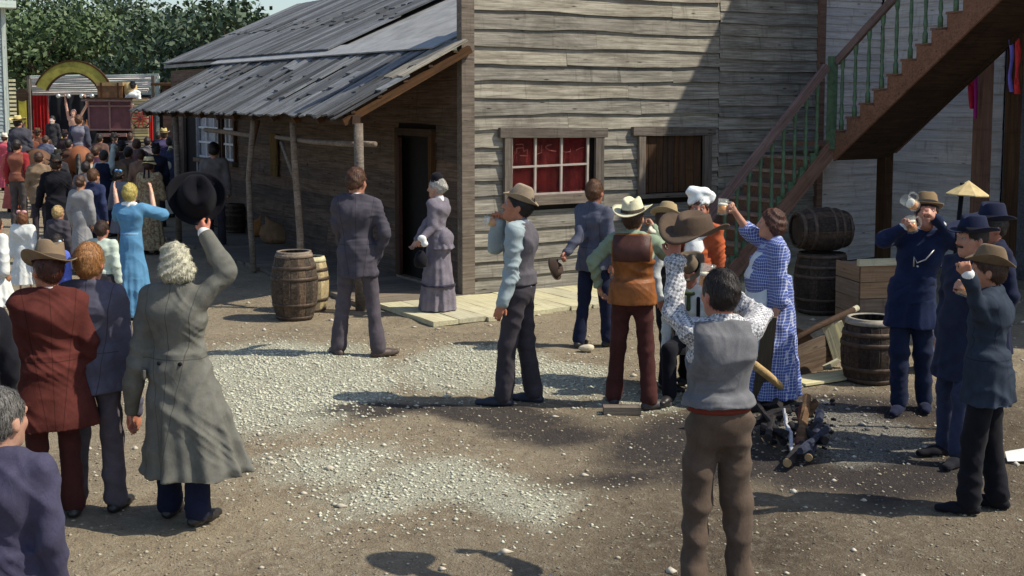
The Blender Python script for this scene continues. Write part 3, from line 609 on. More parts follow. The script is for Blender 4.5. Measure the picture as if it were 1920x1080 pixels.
def rotm(yaw=0, pitch=0, roll=0): return np.array(Matrix.Rotation(radians(yaw), 3, 'Z') @ Matrix.Rotation(radians(pitch), 3, 'X') @ Matrix.Rotation(radians(roll), 3, 'Y'))
# ------------------------------------------------------------------ hats and small gear as meshes
def hat_part(name, parent, mat, band, c, R, crown=(.088, .10, .12), brim=.14, curl=.03, pinch=.025, drop=0., taper=.86, bandm=None, flop=0., bx=.92):
    """crown + brim turned as one shell with a creased top and rolled sides"""
    r0, r1y, h = [q*1.05 for q in crown]; m = MB()
    prof = [(.002, h*.86), (.3, h*.9), (.62, h), (.80, h*.985), (.90, h*.9), (.97, h*.4), (1.0, .012)]
    N = 30; vs = []; fs = []
    def put(rx, ry, z, q, brimf=0.):
        x, y = rx*cos(q), ry*sin(q)
        zz = z
        if brimf > 0: zz += curl*brimf*abs(cos(q))**2.2*1.4-drop*brimf*abs(sin(q))**2+flop*brimf*sin(2*q+.7)
        elif z > h*.5: zz -= pinch*math.exp(-(x/(.028))**2)*(1 if z > h*.8 else .3)+.25*pinch*(1-y/r1y)*.5; x *= 1-.12*max(0, y/r1y)
        return (x, y, zz)
    rings = [(r0*t*(taper if z > h*.5 else (taper+1)/2 if z > h*.2 else 1), r1y*t*(taper if z > h*.5 else (taper+1)/2 if z > h*.2 else 1), z, 0) for t, z in prof]
    br = [(.0, .25), (.35, .5), (.7, .8), (1, 1)]
    for t, bf in br: rings.append((r0+(brim*bx-r0)*max(t, .03), r1y+(brim-r1y)*max(t, .03), .006, max(t, .02)))
    for t, bf in reversed(br): rings.append((r0+(brim*bx-r0)*t-.002, r1y+(brim-r1y)*t-.002, 0., max(t, .02)))
    for rx, ry, z, bf in rings: vs += [put(rx, ry, z, 2*pi*k/N, bf) for k in range(N)]
    for i in range(len(rings)-1):
        for k in range(N):
            k2 = (k+1) % N; fs.append((i*N+k, (i+1)*N+k, (i+1)*N+k2, i*N+k2))
    M = Matrix.Translation(Vector(c)) @ Matrix(np.array(R).tolist()).to_4x4()
    o = mk(name, vs, fs, mat, parent, True, M=M)
    if bandm:
        bm_ = MB().lathe([(1.02, .012), (1.01, .014), (.965, .040), (.94, .038)], N, cap=False, fn=lambda x, y, z: (x*r0*1.0, y*r1y*1.0, z)); bm_.build('hat_band', bandm, o, True)
    return o
HATC = {}
def mug(p, label, tilt=(0, 0, 0), fill=.7, k=1., foam=True):
    """glass beer mug: glass with handle, beer, foam"""
    t = thing('beer_mug', label, 'beer mug', p, 0, 'glass beer mugs', k); t.rotation_euler = [radians(a) for a in tilt]
    MB().lathe([(.0, 0), (.036, 0), (.04, .01), (.038, .12), (.0355, .12), (.034, .014), (.0, .013)], 18, False).build('glass', MUGG, t, True)
    MB().lathe([(.0, .0135), (.0335, .0145), (.0345, .012+.1*fill), (0, .0121+.1*fill)], 18, False).build('beer', BEER, t, True)
    if foam: MB().lathe([(0, .0125+.1*fill), (.0345, .0125+.1*fill), (.0345, .024+.1*fill), (.02, .029+.1*fill), (0, .03+.1*fill)], 16, False).build('foam', FOAM, t, True)
    MB().tube([(.037, 0, .1), (.06, 0, .1), (.072, 0, .08), (.07, 0, .045), (.055, 0, .025), (.037, 0, .025)], .007, 8).build('handle', MUGG, t, True); return t
MUGG = NB('mug_glass').set(Base_Color=(.8, .85, .82, 1), Roughness=.04, Alpha=.12).m
BEER = NB('beer').set(Base_Color=(.72, .27, .02, 1), Roughness=.15, Subsurface_Weight=.3).m
FOAM = plain('foam', (.8, .74, .6), .8)
LEATHER = plain('black_shoe_leather', (.02, .018, .018), .4, .4, 30., .2, 0, .5); EYEW = plain('eye_white', (.38, .35, .33), .3); EYED = plain('eye_dark', (.02, .012, .01), .2)
SHIRTW = cloth((.75, .76, .74), 'cotton')
# ------------------------------------------------------------------ a person
def hand_prims(f, wp, fd, pn, pose='relax', left=False, r=1., spread=.0):
    """palm, four fingers of their own length and a thumb; wp wrist, fd along the fingers, pn out of the palm"""
    wp = np.array(wp, float); fd = np.array(fd, float); fd /= np.linalg.norm(fd); pn = np.array(pn, float); pn = pn-fd*(pn@fd); pn /= np.linalg.norm(pn); ac = np.cross(fd, pn)*(1 if left else -1)   # ac points to the thumb side
    q = lambda a, b, c: wp+ac*a*r+fd*b*r+pn*c*r
    f.u(cone(q(.018, .02, 0), q(.026, .078, 0), .019*r, .014*r), .015).u(cone(q(-.012, .02, 0), q(-.024, .075, 0), .019*r, .013*r), .015).u(cone(q(0, .0, 0), q(0, .07, .002), .02*r, .015*r), .015)
    c0 = {'relax': (18, 28, 22), 'open': (4, 6, 6), 'grip': (62, 78, 50), 'fist': (80, 95, 60)}[pose]
    for i, (a, L) in enumerate(((.030, .9), (.011, 1.), (-.009, .94), (-.027, .74))):
        p = q(a, .083, 0); an = 0; dr = fd+ac*(a*spread*9); dr /= np.linalg.norm(dr)
        for s_, (ln, rr) in enumerate(((.042, .0095), (.027, .0088), (.022, .0078))):
            an += radians(c0[s_]+i*2); d = dr*cos(an)+pn*sin(an); p2 = p+d*ln*L*r; f.u(cone(p, p2, rr*r, rr*.92*r), .004); p = p2
    t0 = q(.03, .025, .008); t1 = q(.052, .055, .022 if pose != 'open' else .004); t2 = q(.05 if pose in ('grip', 'fist') else .062, .085, .045 if pose in ('grip', 'fist') else .012)
    f.u(cone(t0, t1, .014*r, .0115*r), .01).u(cone(t1, t2, .011*r, .009*r), .005)
class Person: pass
def person(label, base, face=0., h=1.75, step=.012, sk=(.45, .25, .17), width=1., lean=(0, 0), head=(0, 0, 0), arms=None, feet=None, pose='relax', knees=None, z0=0., group=None, hands=('relax', 'relax'), belly=0., bare=False, female=False, nohands=False, sit=None):
    """base: (x,y) on the ground; face: heading in degrees, 0 looks away from the viewer, 90 to the left"""
    k = h/1.75; P = Person(); P.k = k; P.step = step; P.w = width; P.seed = random.randint(0, 9999); P.belly = belly
    P.root = thing('person', label, 'person', (base[0], base[1], z0-.03), radians(face), group, k); P.Ri = np.array(Matrix.Rotation(-radians(face), 3, 'Z')); P.base = np.array([base[0], base[1], z0-.03])
    P.lean = np.array([lean[0], lean[1]]); P.L = lambda p: np.array([p[0]+P.lean[0]*max(0, p[2]-.9)/.85, p[1]+P.lean[1]*max(0, p[2]-.9)/.85, p[2]])
    P.hc = P.L((0, .015, 1.632)); P.HR = rotm(*head); P.skin = skin(sk)
    hs = .168*(.92 if female else 1)*width**.5; P.sh = [P.L((-hs, 0, 1.435)), P.L((hs, 0, 1.435))]
    feet = feet or [(-.11, 0), (.11, 0)]; P.hip = [np.array([-.085*width**.5, 0, .93]), np.array([.085*width**.5, 0, .93])]; P.ank = [np.array([a[0], a[1], a[2] if len(a) > 2 else .08]) for a in feet]
    P.kn = [np.array(q) for q in knees] if knees else [(P.hip[i]+P.ank[i])/2+np.array([.0, .025, .0]) for i in (0, 1)]
    if sit: P.hip = [np.array(q) for q in sit]
    P.el = []; P.wr = []; P.fdir = []
    for i, a in enumerate(arms or (None, None)):
        s_ = -1 if i == 0 else 1
        if a is None: a = ((s_*.05, -.03, -.285), (s_*.0, .06, -.245))
        if a[0] == 'px':      # world targets: elbow and wrist given as points
            e, w_ = [(P.Ri @ (np.array(q)-P.base))/k for q in a[1:3]]
        else: e = P.sh[i]+np.array(a[0], float); w_ = e+np.array(a[1], float)
        P.el.append(e); P.wr.append(w_); P.fdir.append((w_-e)/np.linalg.norm(w_-e))
        if a[0] == 'px' or step < .011:
            l1, l2 = np.linalg.norm(e-P.sh[i]), np.linalg.norm(w_-e)
            if not (.17 < l1 < .4 and .15 < l2 < .36): print('ARM', label[:30], i, round(l1, 2), round(l2, 2))
    # the body: one skin from head to feet, thin where clothes cover it
    f = Field(step); c = P.hc; R = P.HR; H = lambda x, y, z: c+R @ np.array([x, y, z])*HS
    f.u(ell(H(0, -.012, .018), (.080, .101, .109), R), .03).u(ell(H(0, .026, -.052), (.060, .068, .082), R), .035)
    f.u(cone(H(0, .072, -.1), H(0, .07, -.1), .026, .026), .03)
    f.u(cone(H(0, .088, .022), H(0, .112, -.026), .011, .0155), .012).u(cone(H(-.016, .095, -.03), H(.016, .095, -.03), .009, .009), .01)
    f.u(cone(H(-.042, .072, .032), H(.042, .072, .032), .017, .017), .015).u(cone(H(-.044, .062, -.022), H(-.044, .062, -.022), .022, .022), .02).u(cone(H(.044, .062, -.022), H(.044, .062, -.022), .022, .022), .02)
    if step < .013:
        for s_ in (-1, 1): f.sub(ell(H(s_*.031, .099, .008), (.017, .014, .011), R), .008)
        f.u(cone(H(-.02, .088, -.062), H(.02, .088, -.062), .0075, .0075), .006).u(cone(H(-.016, .087, -.075), H(.016, .087, -.075), .0085, .0085), .006)
    for s_ in (-1, 1): f.u(ell(H(s_*.081, -.008, -.012), (.012, .022, .034), R), .008)
    nb = P.L((0, -.02, 1.46)); f.u(cone(nb, H(0, -.018, -.07), .058, .054), .03)
    g = 1 if bare else .42
    f.u(cone(P.L((0, 0, 1.30)), P.L((0, 0, 1.34)), .13*g*width, .13*g*width, (1.25, .9, 1.2)), .05).u(cone((0, 0, .98), P.L((0, 0, 1.2)), .1*g*width, .1*g*width, (1.25, .95, 1)), .06).u(cone(P.sh[0]-np.array([-.02, 0, .01]), P.sh[1]-np.array([.02, 0, .01]), .045, .045), .04)
    if bare: f.u(cone(P.L((-.1, -.01, 1.47)), P.L((.1, -.01, 1.47)), .05, .05), .05)
    for i in (0, 1):
        f.u(cone(P.sh[i], P.el[i], .050, .041), .03).u(cone(P.el[i], P.wr[i], .041, .027), .02)
        f.u(cone(P.hip[i], P.kn[i], .07*g, .05*g), .03).u(cone(P.kn[i], P.ank[i], .05*g, .038*g), .02)
        if not nohands:
            fd = P.fdir[i]; pn = np.array([-1. if i else 1., .15, .1])
            if abs(fd @ pn) > .75*np.linalg.norm(pn): pn = np.array([0, 1., .2])
            hp = hands[i]
            if isinstance(hp, tuple): hp, pn = hp[0], np.array(hp[1], float); fd = np.array(hands[i][2], float) if len(hands[i]) > 2 else fd
            hand_prims(f, P.wr[i], fd, pn, hp, i == 0)
    P.body = fobj('body', f, P.skin, P.root)
    if step < .011: print('fig', label[:34], TRI[0])
    return P
def head_pt(P, x, y, z): return P.hc+P.HR @ np.array([x, y, z])*HS
def world(P, p):
    m = Matrix.Translation(Vector(P.base)) @ Matrix.Rotation(P.root.rotation_euler[2], 4, 'Z'); return np.array(m @ Vector(np.array(p)*P.k))
def eyes(P):
    for s_ in (-1, 1):
        q = head_pt(P, s_*.031, .087, .008); o = MB().lathe([(0, -.012), (.006, -.0085), (.0098, -.003), (.0098, .003), (.006, .0085), (0, .012)], 10, False).build('eye', EYEW, P.root, True, loc=q)
        q2 = P.HR @ np.array([0, .0095, 0]); MB().lathe([(0, -.0045), (.0045, 0), (0, .0045)], 8, False).build('iris', EYED, o, True, loc=q2)
def hair(P, col, style='short', g=.011):
    f = Field(min(P.step, .012)); c = P.hc; R = P.HR; H = lambda x, y, z: c+R @ np.array([x, y, z])*HS; Rt = R.T
    f.u(ell(H(0, -.016, .022), (.082+g*.6, .1+g, .108+g), R), .01)
    if style in ('bob', 'curly'): f.u(ell(H(0, -.03, -.02), (.09+g, .085+g, .10), R), .03)
    if style == 'bushy': f.u(ell(H(0, -.045, -.035), (.093+g, .075+g, .075), R), .03); f.u(ell(H(-.03, .03, .085), (.05, .06, .05), R), .03)
    pl = {'short': (.85, .030), 'bob': (1.9, .085), 'curly': (1.5, .05), 'bushy': (1.15, .055), 'bun': (1.2, .06), 'thin': (.7, .012), 'full': (1.0, .05)}[style]
    def cutf(x, y, z):
        p = (x-c[0], y-c[1], z-c[2]); ly = Rt[1, 0]*p[0]+Rt[1, 1]*p[1]+Rt[1, 2]*p[2]; lz = Rt[2, 0]*p[0]+Rt[2, 1]*p[1]+Rt[2, 2]*p[2]; return (pl[0]*ly-lz-pl[1]*HS)/sqrt(1+pl[0]**2)
    f.cut(cutf, .012)
    if style == 'bun': f.u(ell(H(0, -.1, .0), (.055, .045, .05), R), .02)
    f.step = max(f.step, .0105); cv = style in ('curly', 'bushy'); Pm, Q = f.mesh(.009 if cv else .004, 3.2 if cv else 2.4, P.seed); m = {True: 2400, False: 500}[P.step < .0136]
    r = np.random.default_rng(P.seed); fi = r.integers(0, len(Q), m); A = Pm[Q[fi, 0]]; p0 = Pm[Q[fi]].mean(1); nn = np.cross(Pm[Q[fi, 2]]-A, Pm[Q[fi, 3]]-Pm[Q[fi, 1]]); nn /= np.linalg.norm(nn, axis=1, keepdims=True)+1e-9
    if ((p0-c)*nn).sum(1).mean() < 0: nn = -nn
    dn = np.array([0, -.35, -1.])+r.normal(0, .55 if cv else .28, (m, 3)); dn -= nn*(dn*nn).sum(1)[:, None]; dn /= np.linalg.norm(dn, axis=1, keepdims=True)+1e-9; sd_ = np.cross(dn, nn); L_ = r.uniform(.014, .032, m)[:, None]; wd = r.uniform(.0008, .0022, m)[:, None]; up_ = r.uniform(.001, .0035 if cv else .0055, m)[:, None]
    q0 = p0+nn*.001; q1 = p0+dn*L_*.5+nn*up_; q2 = p0+dn*L_+nn*up_*(.8 if not cv else 1.3); b0 = len(Pm)
    ex = np.stack([q0-sd_*wd, q0+sd_*wd, q1-sd_*wd, q1+sd_*wd, q2-sd_*wd*.4, q2+sd_*wd*.4], 1).reshape(-1, 3); k6 = b0+6*np.arange(m)
    Q = np.concatenate([Q, np.stack([k6, k6+1, k6+3, k6+2], 1), np.stack([k6+2, k6+3, k6+5, k6+4], 1)]); TRI[0] += 2*len(Q); return mk_np('hair', np.concatenate([Pm, ex]), Q, hairm(col), P.root)
def torso(f, P, g=0., k=.05, low=.93, sc=1.):
    w = P.w
    f.u(ell((0, -.01, .98), (.140*w+g, .105*w+g, .15)), k).u(ell(P.L((0, .01+P.belly*.3, 1.13)), (.128*w+g, (.092+P.belly*.5)*w+g, .17)), k).u(ell(P.L((0, 0, 1.30)), (.155*w**.7+g, .108*w**.8+g, .17)), k)
    s0, s1 = P.sh; a = np.array([.03, 0, .008]); f.u(cone(s0+a, s1-a, .046+g, .046+g), .05).u(cone(P.L((-.07, -.015, 1.47)), P.L((.07, -.015, 1.47)), .045+g, .045+g), .05)
    f.u(cone(P.L((-.08, -.05, 1.36)), P.L((.08, -.05, 1.36)), .07+g, .07+g), .05)
    if P.belly: f.u(ell(P.L((0, .09, 1.12)), (.15*w, .05+P.belly, .16)), .06)
def sleeve(f, P, i, g=.016, upto=1., cuff=.0, k=.04):
    e, w_, s_ = P.el[i], P.wr[i], P.sh[i]
    if upto >= 1: f.u(cone(s_, e, .050+g, .039+g), k).u(cone(e, e+(w_-e)*.97, .040+g, .028+g+cuff), .025)
    else: f.u(cone(s_, s_+(e-s_)*upto*1.9, .056+g, .048+g+cuff), k)
    if upto >= 1:   # gathered folds at the elbow
        for q in (.75, .9): p = s_+(e-s_)*q; f.u(cone(p, p+(e-s_)*.03, .044+g, .045+g), .010)
        for q in (.15, .32): p = e+(w_-e)*q; f.u(cone(p, p+(w_-e)*.03, .041+g, .039+g), .010)
def legs(f, P, g=.02, cuff=.066, k=.03, baggy=0.):
    for i in (0, 1):
        h_, kn, an = P.hip[i], P.kn[i], P.ank[i]; f.u(cone(h_, kn, .080*P.w**.6+g*.5, .056+g*.6+baggy), .04).u(cone(kn, an+(kn-an)*.02, .055+g*.6+baggy, cuff), .03)
        for q in (.62, .8, .93): p = kn+(an-kn)*q; f.u(cone(p, p+(an-kn)*.03, cuff+.001+.004*(q > .9), cuff+.001), .012)
def trousers(P, mat, g=.02, cuff=.066, top=1.04, wr=.007, baggy=0.):
    f = Field(P.step*1.3); f.u(ell((0, -.012, .96), (.148*P.w+g*.4, .112*P.w+g*.4, .14)), .03); legs(f, P, g, cuff, baggy=baggy)
    if P.belly: f.u(ell((0, .05, 1.0), (.14*P.w, .06+P.belly*.7, .12)), .05)
    f.cut(lambda x, y, z: z-top+0*x*y); return fobj('trousers', f, mat, P.root, wr, .9, P.seed+1)
def shoes(P, mat=None, turn=(12, -12), L=.27):
    for i in (0, 1):
        a = P.ank[i]; q = radians(turn[i]); d = np.array([-sin(q), cos(q), 0]); f = Field(max(P.step, .0145)); z = a[2]-.08
        f.u(cone((a[0], a[1], z+.1), (a[0], a[1], z+.05), .046, .048), .02).u(cone(np.array([a[0], a[1], z+.035])-d*.045, np.array([a[0], a[1], z+.036])+d*.10, .040, .046, (1, 1, .85)), .03).u(cone(np.array([a[0], a[1], z+.03])+d*.08, np.array([a[0], a[1], z+.028])+d*(L-.085), .043, .036, (1, 1, .8)), .03)
        f.cut(lambda x, y, zz, z=z: z+.004-zz+0*x*y); fobj('shoe', f, mat or LEATHER, P.root)
def jacket(P, mat, hem=.80, g=.022, flare=(.2, .155), n=9, amp=.03, sway=(0, 0), sl=True, wr=.009, collar=True, open_front=False, split=False, name='jacket', ph=0.):
    f = Field(P.step*1.15); torso(f, P, g); w = P.w
    f.u(skirt(np.array([0, -.005, 1.10]), np.array([sway[0], sway[1]-.005, hem-.02]), (.135*w+g, .098*w+g+P.belly*.5), (flare[0]*w, flare[1]*w+P.belly*.6), n, amp, ph), .04)
    if split: f.sub(cone((sway[0]*.8, -.5, hem-.1), (sway[0]*.3, -.12, 1.0), .018, .008, (1, 2.5, 1)), .02)
    if open_front: f.sub(cone(P.L((0, .3, .7)), P.L((0, .26, 1.42)), .07, .05, (1, 2.6, 1)), .03)
    f.cut(lambda x, y, z: hem-z+.02*x+0*y); ntop = P.L((0, 0, 1.5)); f.cut(lambda x, y, z: z-1.53-.25*(ntop[1]-y)+0*x)
    if collar: f.u(cone(P.L((-.045, -.052, 1.51)), P.L((.045, -.052, 1.51)), .034, .034), .02).u(cone(P.L((-.062, -.03, 1.49)), P.L((-.06, .05, 1.44)), .025, .02), .02).u(cone(P.L((.062, -.03, 1.49)), P.L((.06, .05, 1.44)), .025, .02), .02)
    if sl:
        for i in (0, 1): sleeve(f, P, i, g*.75)
    return fobj(name, f, mat, P.root, wr, 1., P.seed+2)
def shirt(P, mat, g=.012, upto=1., cuff=.004, hem=.98, wr=.009, puff=0., name='shirt'):
    f = Field(P.step); torso(f, P, g); f.cut(lambda x, y, z: hem-z+0*x*y); ntop = P.L((0, 0, 1.5)); f.cut(lambda x, y, z: z-1.52-.3*(ntop[1]-y)+0*x)
    for i in (0, 1): sleeve(f, P, i, g+puff, upto, cuff)
    return fobj(name, f, mat, P.root, wr, 1.3, P.seed+3)
def vest(P, mat, hem=.93, g=.026, wr=.006, open_front=True, flare=(.178, .135), name='vest'):
    f = Field(P.step); torso(f, P, g); f.u(skirt(np.array([0, -.005, 1.10]), np.array([0, -.005, hem-.02]), (.145*P.w+g, .105*P.w+g), (flare[0]*P.w, flare[1]*P.w), 7, .012), .04)
    for i in (0, 1):
        s_ = P.sh[i]; o = np.array([.035 if i else -.035, 0, -.035]); f.sub(cone(s_+o*.9-np.array([0, 0, .08]), s_+o*.9+np.array([0, 0, .12]), .062, .07, (.8, 1.5, 1)), .015)
    if open_front: f.sub(cone(P.L((0, .3, .85)), P.L((0, .26, 1.45)), .05, .07, (1, 2.6, 1)), .02)
    f.cut(lambda x, y, z: hem-z+0*x*y); ntop = P.L((0, 0, 1.5)); f.cut(lambda x, y, z: z-1.49-.3*(ntop[1]-y)+0*x)
    return fobj(name, f, mat, P.root, wr, .9, P.seed+4)
def collar_(P, mat=None, cuffs=(False, False)):
    f = Field(min(P.step, .010)); nb = P.L((0, -.018, 1.485)); t = head_pt(P, 0, -.02, -.085); f.u(cone(nb-np.array([0, 0, .01]), nb+(t-nb)*.42, .066, .060), .01); fobj('collar', f, mat or SHIRTW, P.root)
    for i in (0, 1):
        if cuffs[i]:
            f = Field(.008); e, w_ = P.el[i], P.wr[i]; d = (w_-e)/np.linalg.norm(w_-e); f.u(cone(w_-d*.05, w_+d*.012, .045, .042), .01); fobj('cuff', f, mat or SHIRTW, P.root)
def dress(P, mat, hem=.06, top=1.1, waist=(.135, .105), rb=(.33, .30), n=12, amp=.06, sway=(0, 0), upto=.55, g=.016, puff=.01, pw=1., bust=.0, bustle=0., neck=1.50, ph=0.):
    f = Field(P.step); torso(f, P, g)
    if bust: f.u(ell(P.L((-.075, .09, 1.28)), (.08, .06+bust*.4, .075)), .05).u(ell(P.L((.075, .09, 1.28)), (.08, .06+bust*.4, .075)), .05)
    f.u(skirt(np.array([0, 0, top]), np.array([sway[0], sway[1], hem]), (waist[0]*P.w, waist[1]*P.w+P.belly*.5), (rb[0]*P.w, rb[1]*P.w), n, amp, ph, pw), .05)
    if bustle: f.u(ell((0, -.13, .98), (.13, .05+bustle, .13)), .06)
    ntop = P.L((0, 0, 1.5)); f.cut(lambda x, y, z: z-neck-.3*(ntop[1]-y)+0*x)
    for i in (0, 1): sleeve(f, P, i, g+puff, upto, .004)
    f.cut(lambda x, y, z: hem-z+0*x*y) if min(P.wr[0][2], P.wr[1][2]) > hem else None
    return fobj('dress', f, mat, P.root, .007, .8, P.seed+5)
def apron(P, mat, top=1.12, hem=.35, ra=(.15, .12), rb=(.3, .27), n=12, amp=.05, wid=.6, bib=0., pw=1., ph=0., grow=.014, sway=(0, 0)):
    f = Field(P.step); t_ = .012
    fr_ = lambda x, y, z: np.maximum(np.abs(x)*wid-y-.0, .0-y)
    sk_ = skirt(np.array([0, 0, top]), np.array([sway[0], sway[1], hem]), (ra[0]*P.w, ra[1]*P.w+P.belly*.5), (rb[0]*P.w, rb[1]*P.w), n, amp, ph, pw, fr_, grow); f.u(sk_, 0)
    if bib: f.u(ell(P.L((0, .03, 1.24)), (.11*P.w, .125*P.w+bib, .19)), .03); f.cut(lambda x, y, z: np.where(z > top, .05-y, -1)+0*x)
    return fobj('apron', f, mat, P.root, .005, 1., P.seed+6)
def hat(P, mat, band=None, off=(0, -.012, .052), tilt=(0, 0), **kw):
    R = P.HR @ rotm(0, tilt[0], tilt[1]); return hat_part('hat', P.root, mat, None, head_pt(P, *off), R, bandm=band, **kw)
# ================================================================== the people
def standing(fx, fy, hx, hy):
    p = G(fx, fy); t = AT(hx, hy, p[1]); return (p[0], p[1]), t[2]+.02
def under(hx, hy, h): p = G(hx, hy, h-.03); return (p[0], p[1])
def arm(base, e, w_, dy=(0, 0)): return ('px', AT(e[0], e[1], base[1]+dy[0]), AT(w_[0], w_[1], base[1]+dy[1]))
FELT = lambda c: cloth(c, 'felt')
NAVY = cloth((.010, .015, .038)); NAVYD = cloth((.009, .012, .032)); BLK = cloth((.008, .008, .012)); GRY = cloth((.085, .085, .085)); PGREY = cloth((.07, .06, .072)); DKT = cloth((.035, .03, .038))
HB, HBR, HDK, HBL, HGR, HRD = (.07, .03, .015), (.13, .055, .022), (.02, .012, .01), (.5, .33, .13), (.42, .39, .32), (.24, .09, .035)
TAN = (.5, .27, .17); RED = (.42, .19, .13)
# --- man in the grey suit, middle
B_, h_ = standing(672, 663, 682, 316)
P = person('man in grey blue suit seen from behind beside the open barrels', B_, 2, h_, .012, (.46, .22, .15), head=(-24, -6, 0), feet=[(-.19, .04), (.19, -.03)], arms=(arm(B_, (632, 420), (640, 455), (.02, .3)), arm(B_, (722, 440), (704, 490), (-.05, .06))))
trousers(P, PGREY, cuff=.072); shoes(P, cloth((.07, .05, .045), 'leather'), (25, -55)); jacket(P, cloth((.064, .058, .074), 'coat'), hem=.76, flare=(.195, .15), amp=.025, wr=.011); collar_(P); hair(P, (.11, .045, .02), 'thin')
# --- old lady by the door
B_, h_ = standing(822, 586, 806, 333)
P = person('old lady in lavender grey walking dress with small black hat by the doorway', B_, 62, h_, .012, (.5, .3, .22), width=.9, female=True, head=(12, -4, 0), arms=(arm(B_, (812, 425), (792, 447), (-.12, -.2)), arm(B_, (800, 420), (782, 450), (.15, .1))), hands=('grip', 'relax'))
LAV = cloth((.15, .135, .165)); dress(P, LAV, hem=.07, top=1.08, waist=(.115, .1), rb=(.27, .27), n=9, amp=.06, sway=(.02, .02), upto=1, bustle=.02, pw=.7, g=.012, puff=.004)
f = Field(.0105); f.u(skirt(np.array([0, -.02, 1.12]), np.array([0, -.05, .86]), (.118, .105), (.165, .17), 8, .06, 1.), .0); f.sub(cone((0, .1, .8), (0, .2, 1.1), .05, .03), .03); fobj('peplum', f, LAV, P.root, .005)
f = Field(.009); f.u(skirt(np.array([0, 0, .42]), np.array([0, 0, .385]), (.217, .217), (.224, .224), 9, .04, 0), 0); f.cut(lambda x, y, z: z-.41-.0*x*y); fobj('skirt_band', f, cloth((.03, .028, .045)), P.root)
hair(P, (.55, .52, .47), 'bun'); collar_(P); shoes(P)
f = Field(.009); f.u(cone(head_pt(P, 0, -.01, .085), head_pt(P, 0, -.014, .125), .082, .078, (1, 1, .9)), .01); fobj('hat', f, BLK, P.root)
hb = thing('handbag', 'small black drawstring handbag hanging from the old lady\'s wrist', 'handbag', AT(789, 480, B_[1]-.2)); MB().lathe([(.02, -.14), (.07, -.12), (.085, -.05), (.06, .02), (.03, .06)], 14).build('pouch', BLK, hb, True); MB().tube([(-.03, 0, .05), (-.02, 0, .12), (0, 0, .17), (.02, 0, .12), (.03, 0, .05)], .005, 6).build('strap', BLK, hb, True)
hk = Field(.009); q = AT(791, 447, B_[1]-.25); hk.u(ell((0, 0, 0), (.045, .03, .035)), .02).u(cone((.02, 0, -.01), (.03, .0, -.06), .02, .035), .02); o = fobj('handkerchief', hk, SHIRTW, None, .006); o.location = q; tag(o, 'white handkerchief bunched in the old lady\'s hand', 'handkerchief')
# --- drinker in grey vest and felt hat
B_, h_ = standing(974, 752, 968, 357)
P = person('man in grey vest and felt hat drinking beer in front of the window', B_, 74, h_, .0108, (.46, .2, .12), head=(14, 12, 0), feet=[(-.09, .11), (.10, -.1)], arms=(arm(B_, (958, 520), (941, 568), (-.17, -.2)), arm(B_, (930, 462), (936, 418), (.15, .08))), hands=('relax', 'grip'))
trousers(P, cloth((.04, .035, .042)), cuff=.074, baggy=.008, top=1.06); shoes(P, cloth((.02, .024, .04), 'leather'), (8, -8), .29); shirt(P, cloth((.30, .36, .38), 'cotton'), puff=.012, wr=.013, hem=.97); vest(P, cloth((.085, .078, .09)), hem=1.0, flare=(.16, .125)); hair(P, HDK, 'short'); collar_(P, cloth((.12, .13, .17), 'cotton')); eyes(P)
hat(P, FELT((.27, .21, .15)), cloth((.05, .04, .035), 'felt'), tilt=(8, 0), brim=.155, curl=.035, pinch=.035, crown=(.09, .105, .125))
mug(AT(934, 408, B_[1]+.06)-np.array([0, 0, .05]), 'glass beer mug tipped at the lips of the grey vested man', (0, -75, 0), .6, 1.05)
# --- man waving a cap behind
B_, h_ = standing(1112, 645, 1124, 338)
P = person('man in grey blue jacket swinging a cap behind the cream hat man', B_, -38, h_, .0125, RED, head=(8, 0, 0), feet=[(-.1, -.12), (.12, .1)], arms=(arm(B_, (1090, 440), (1062, 474), (-.1, -.2)), None), hands=('grip', 'relax'))
trousers(P, NAVYD); shoes(P); jacket(P, cloth((.085, .09, .125), 'coat'), hem=.82, wr=.01); hair(P, HBR, 'short')
c = AT(1036, 505, B_[1]-.22); cp = thing('cloth_cap', 'dark brown cap swung in the hand of the grey jacketed man', 'cap', c); hat_part('crown', cp, FELT((.05, .032, .025)), None, (0, 0, 0), rotm(0, 30, 60), crown=(.09, .11, .09), brim=.13, curl=.02)
# --- cream hat, leather vest
B_, h_ = standing(1184, 756, 1172, 380)
P = person('man in cream hat and rust leather vest with his back to us drinking', B_, -12, h_, .0108, TAN, head=(-14, 14, 4), feet=[(-.16, .05), (.16, -.06)], arms=(arm(B_, (1112, 492), (1122, 535), (.06, .16)), arm(B_, (1247, 474), (1226, 428), (.1, .2))), hands=('relax', 'grip'), width=1.08)
trousers(P, cloth((.055, .018, .016)), cuff=.07); shoes(P, cloth((.05, .045, .05), 'leather'), (20, -50), .28); shirt(P, cloth((.24, .30, .21), 'cotton'), puff=.003, wr=.013); VL = cloth((.23, .075, .015), 'leather'); vest(P, VL, hem=.90, flare=(.205, .15), g=.03, open_front=True)
f = Field(.0095); torso(f, P, .036); f.cut(lambda x, y, z: 1.27+.02*x-z+0*y); f.cut(lambda x, y, z: z-1.47-.3*(P.L((0, 0, 1.5))[1]-y)+0*x); f.cut(lambda x, y, z: abs(x)-.16+0*y*z); f.cut(lambda x, y, z: y-.06+0*x*z); fobj('vest_yoke', f, cloth((.06, .018, .012), 'leather'), P.root)
hair(P, HB, 'short'); hat(P, FELT((.62, .58, .40)), cloth((.05, .04, .03), 'felt'), tilt=(-4, -6), brim=.185, curl=.04, pinch=.03, crown=(.095, .108, .125)); collar_(P, cloth((.24, .30, .21), 'cotton'))
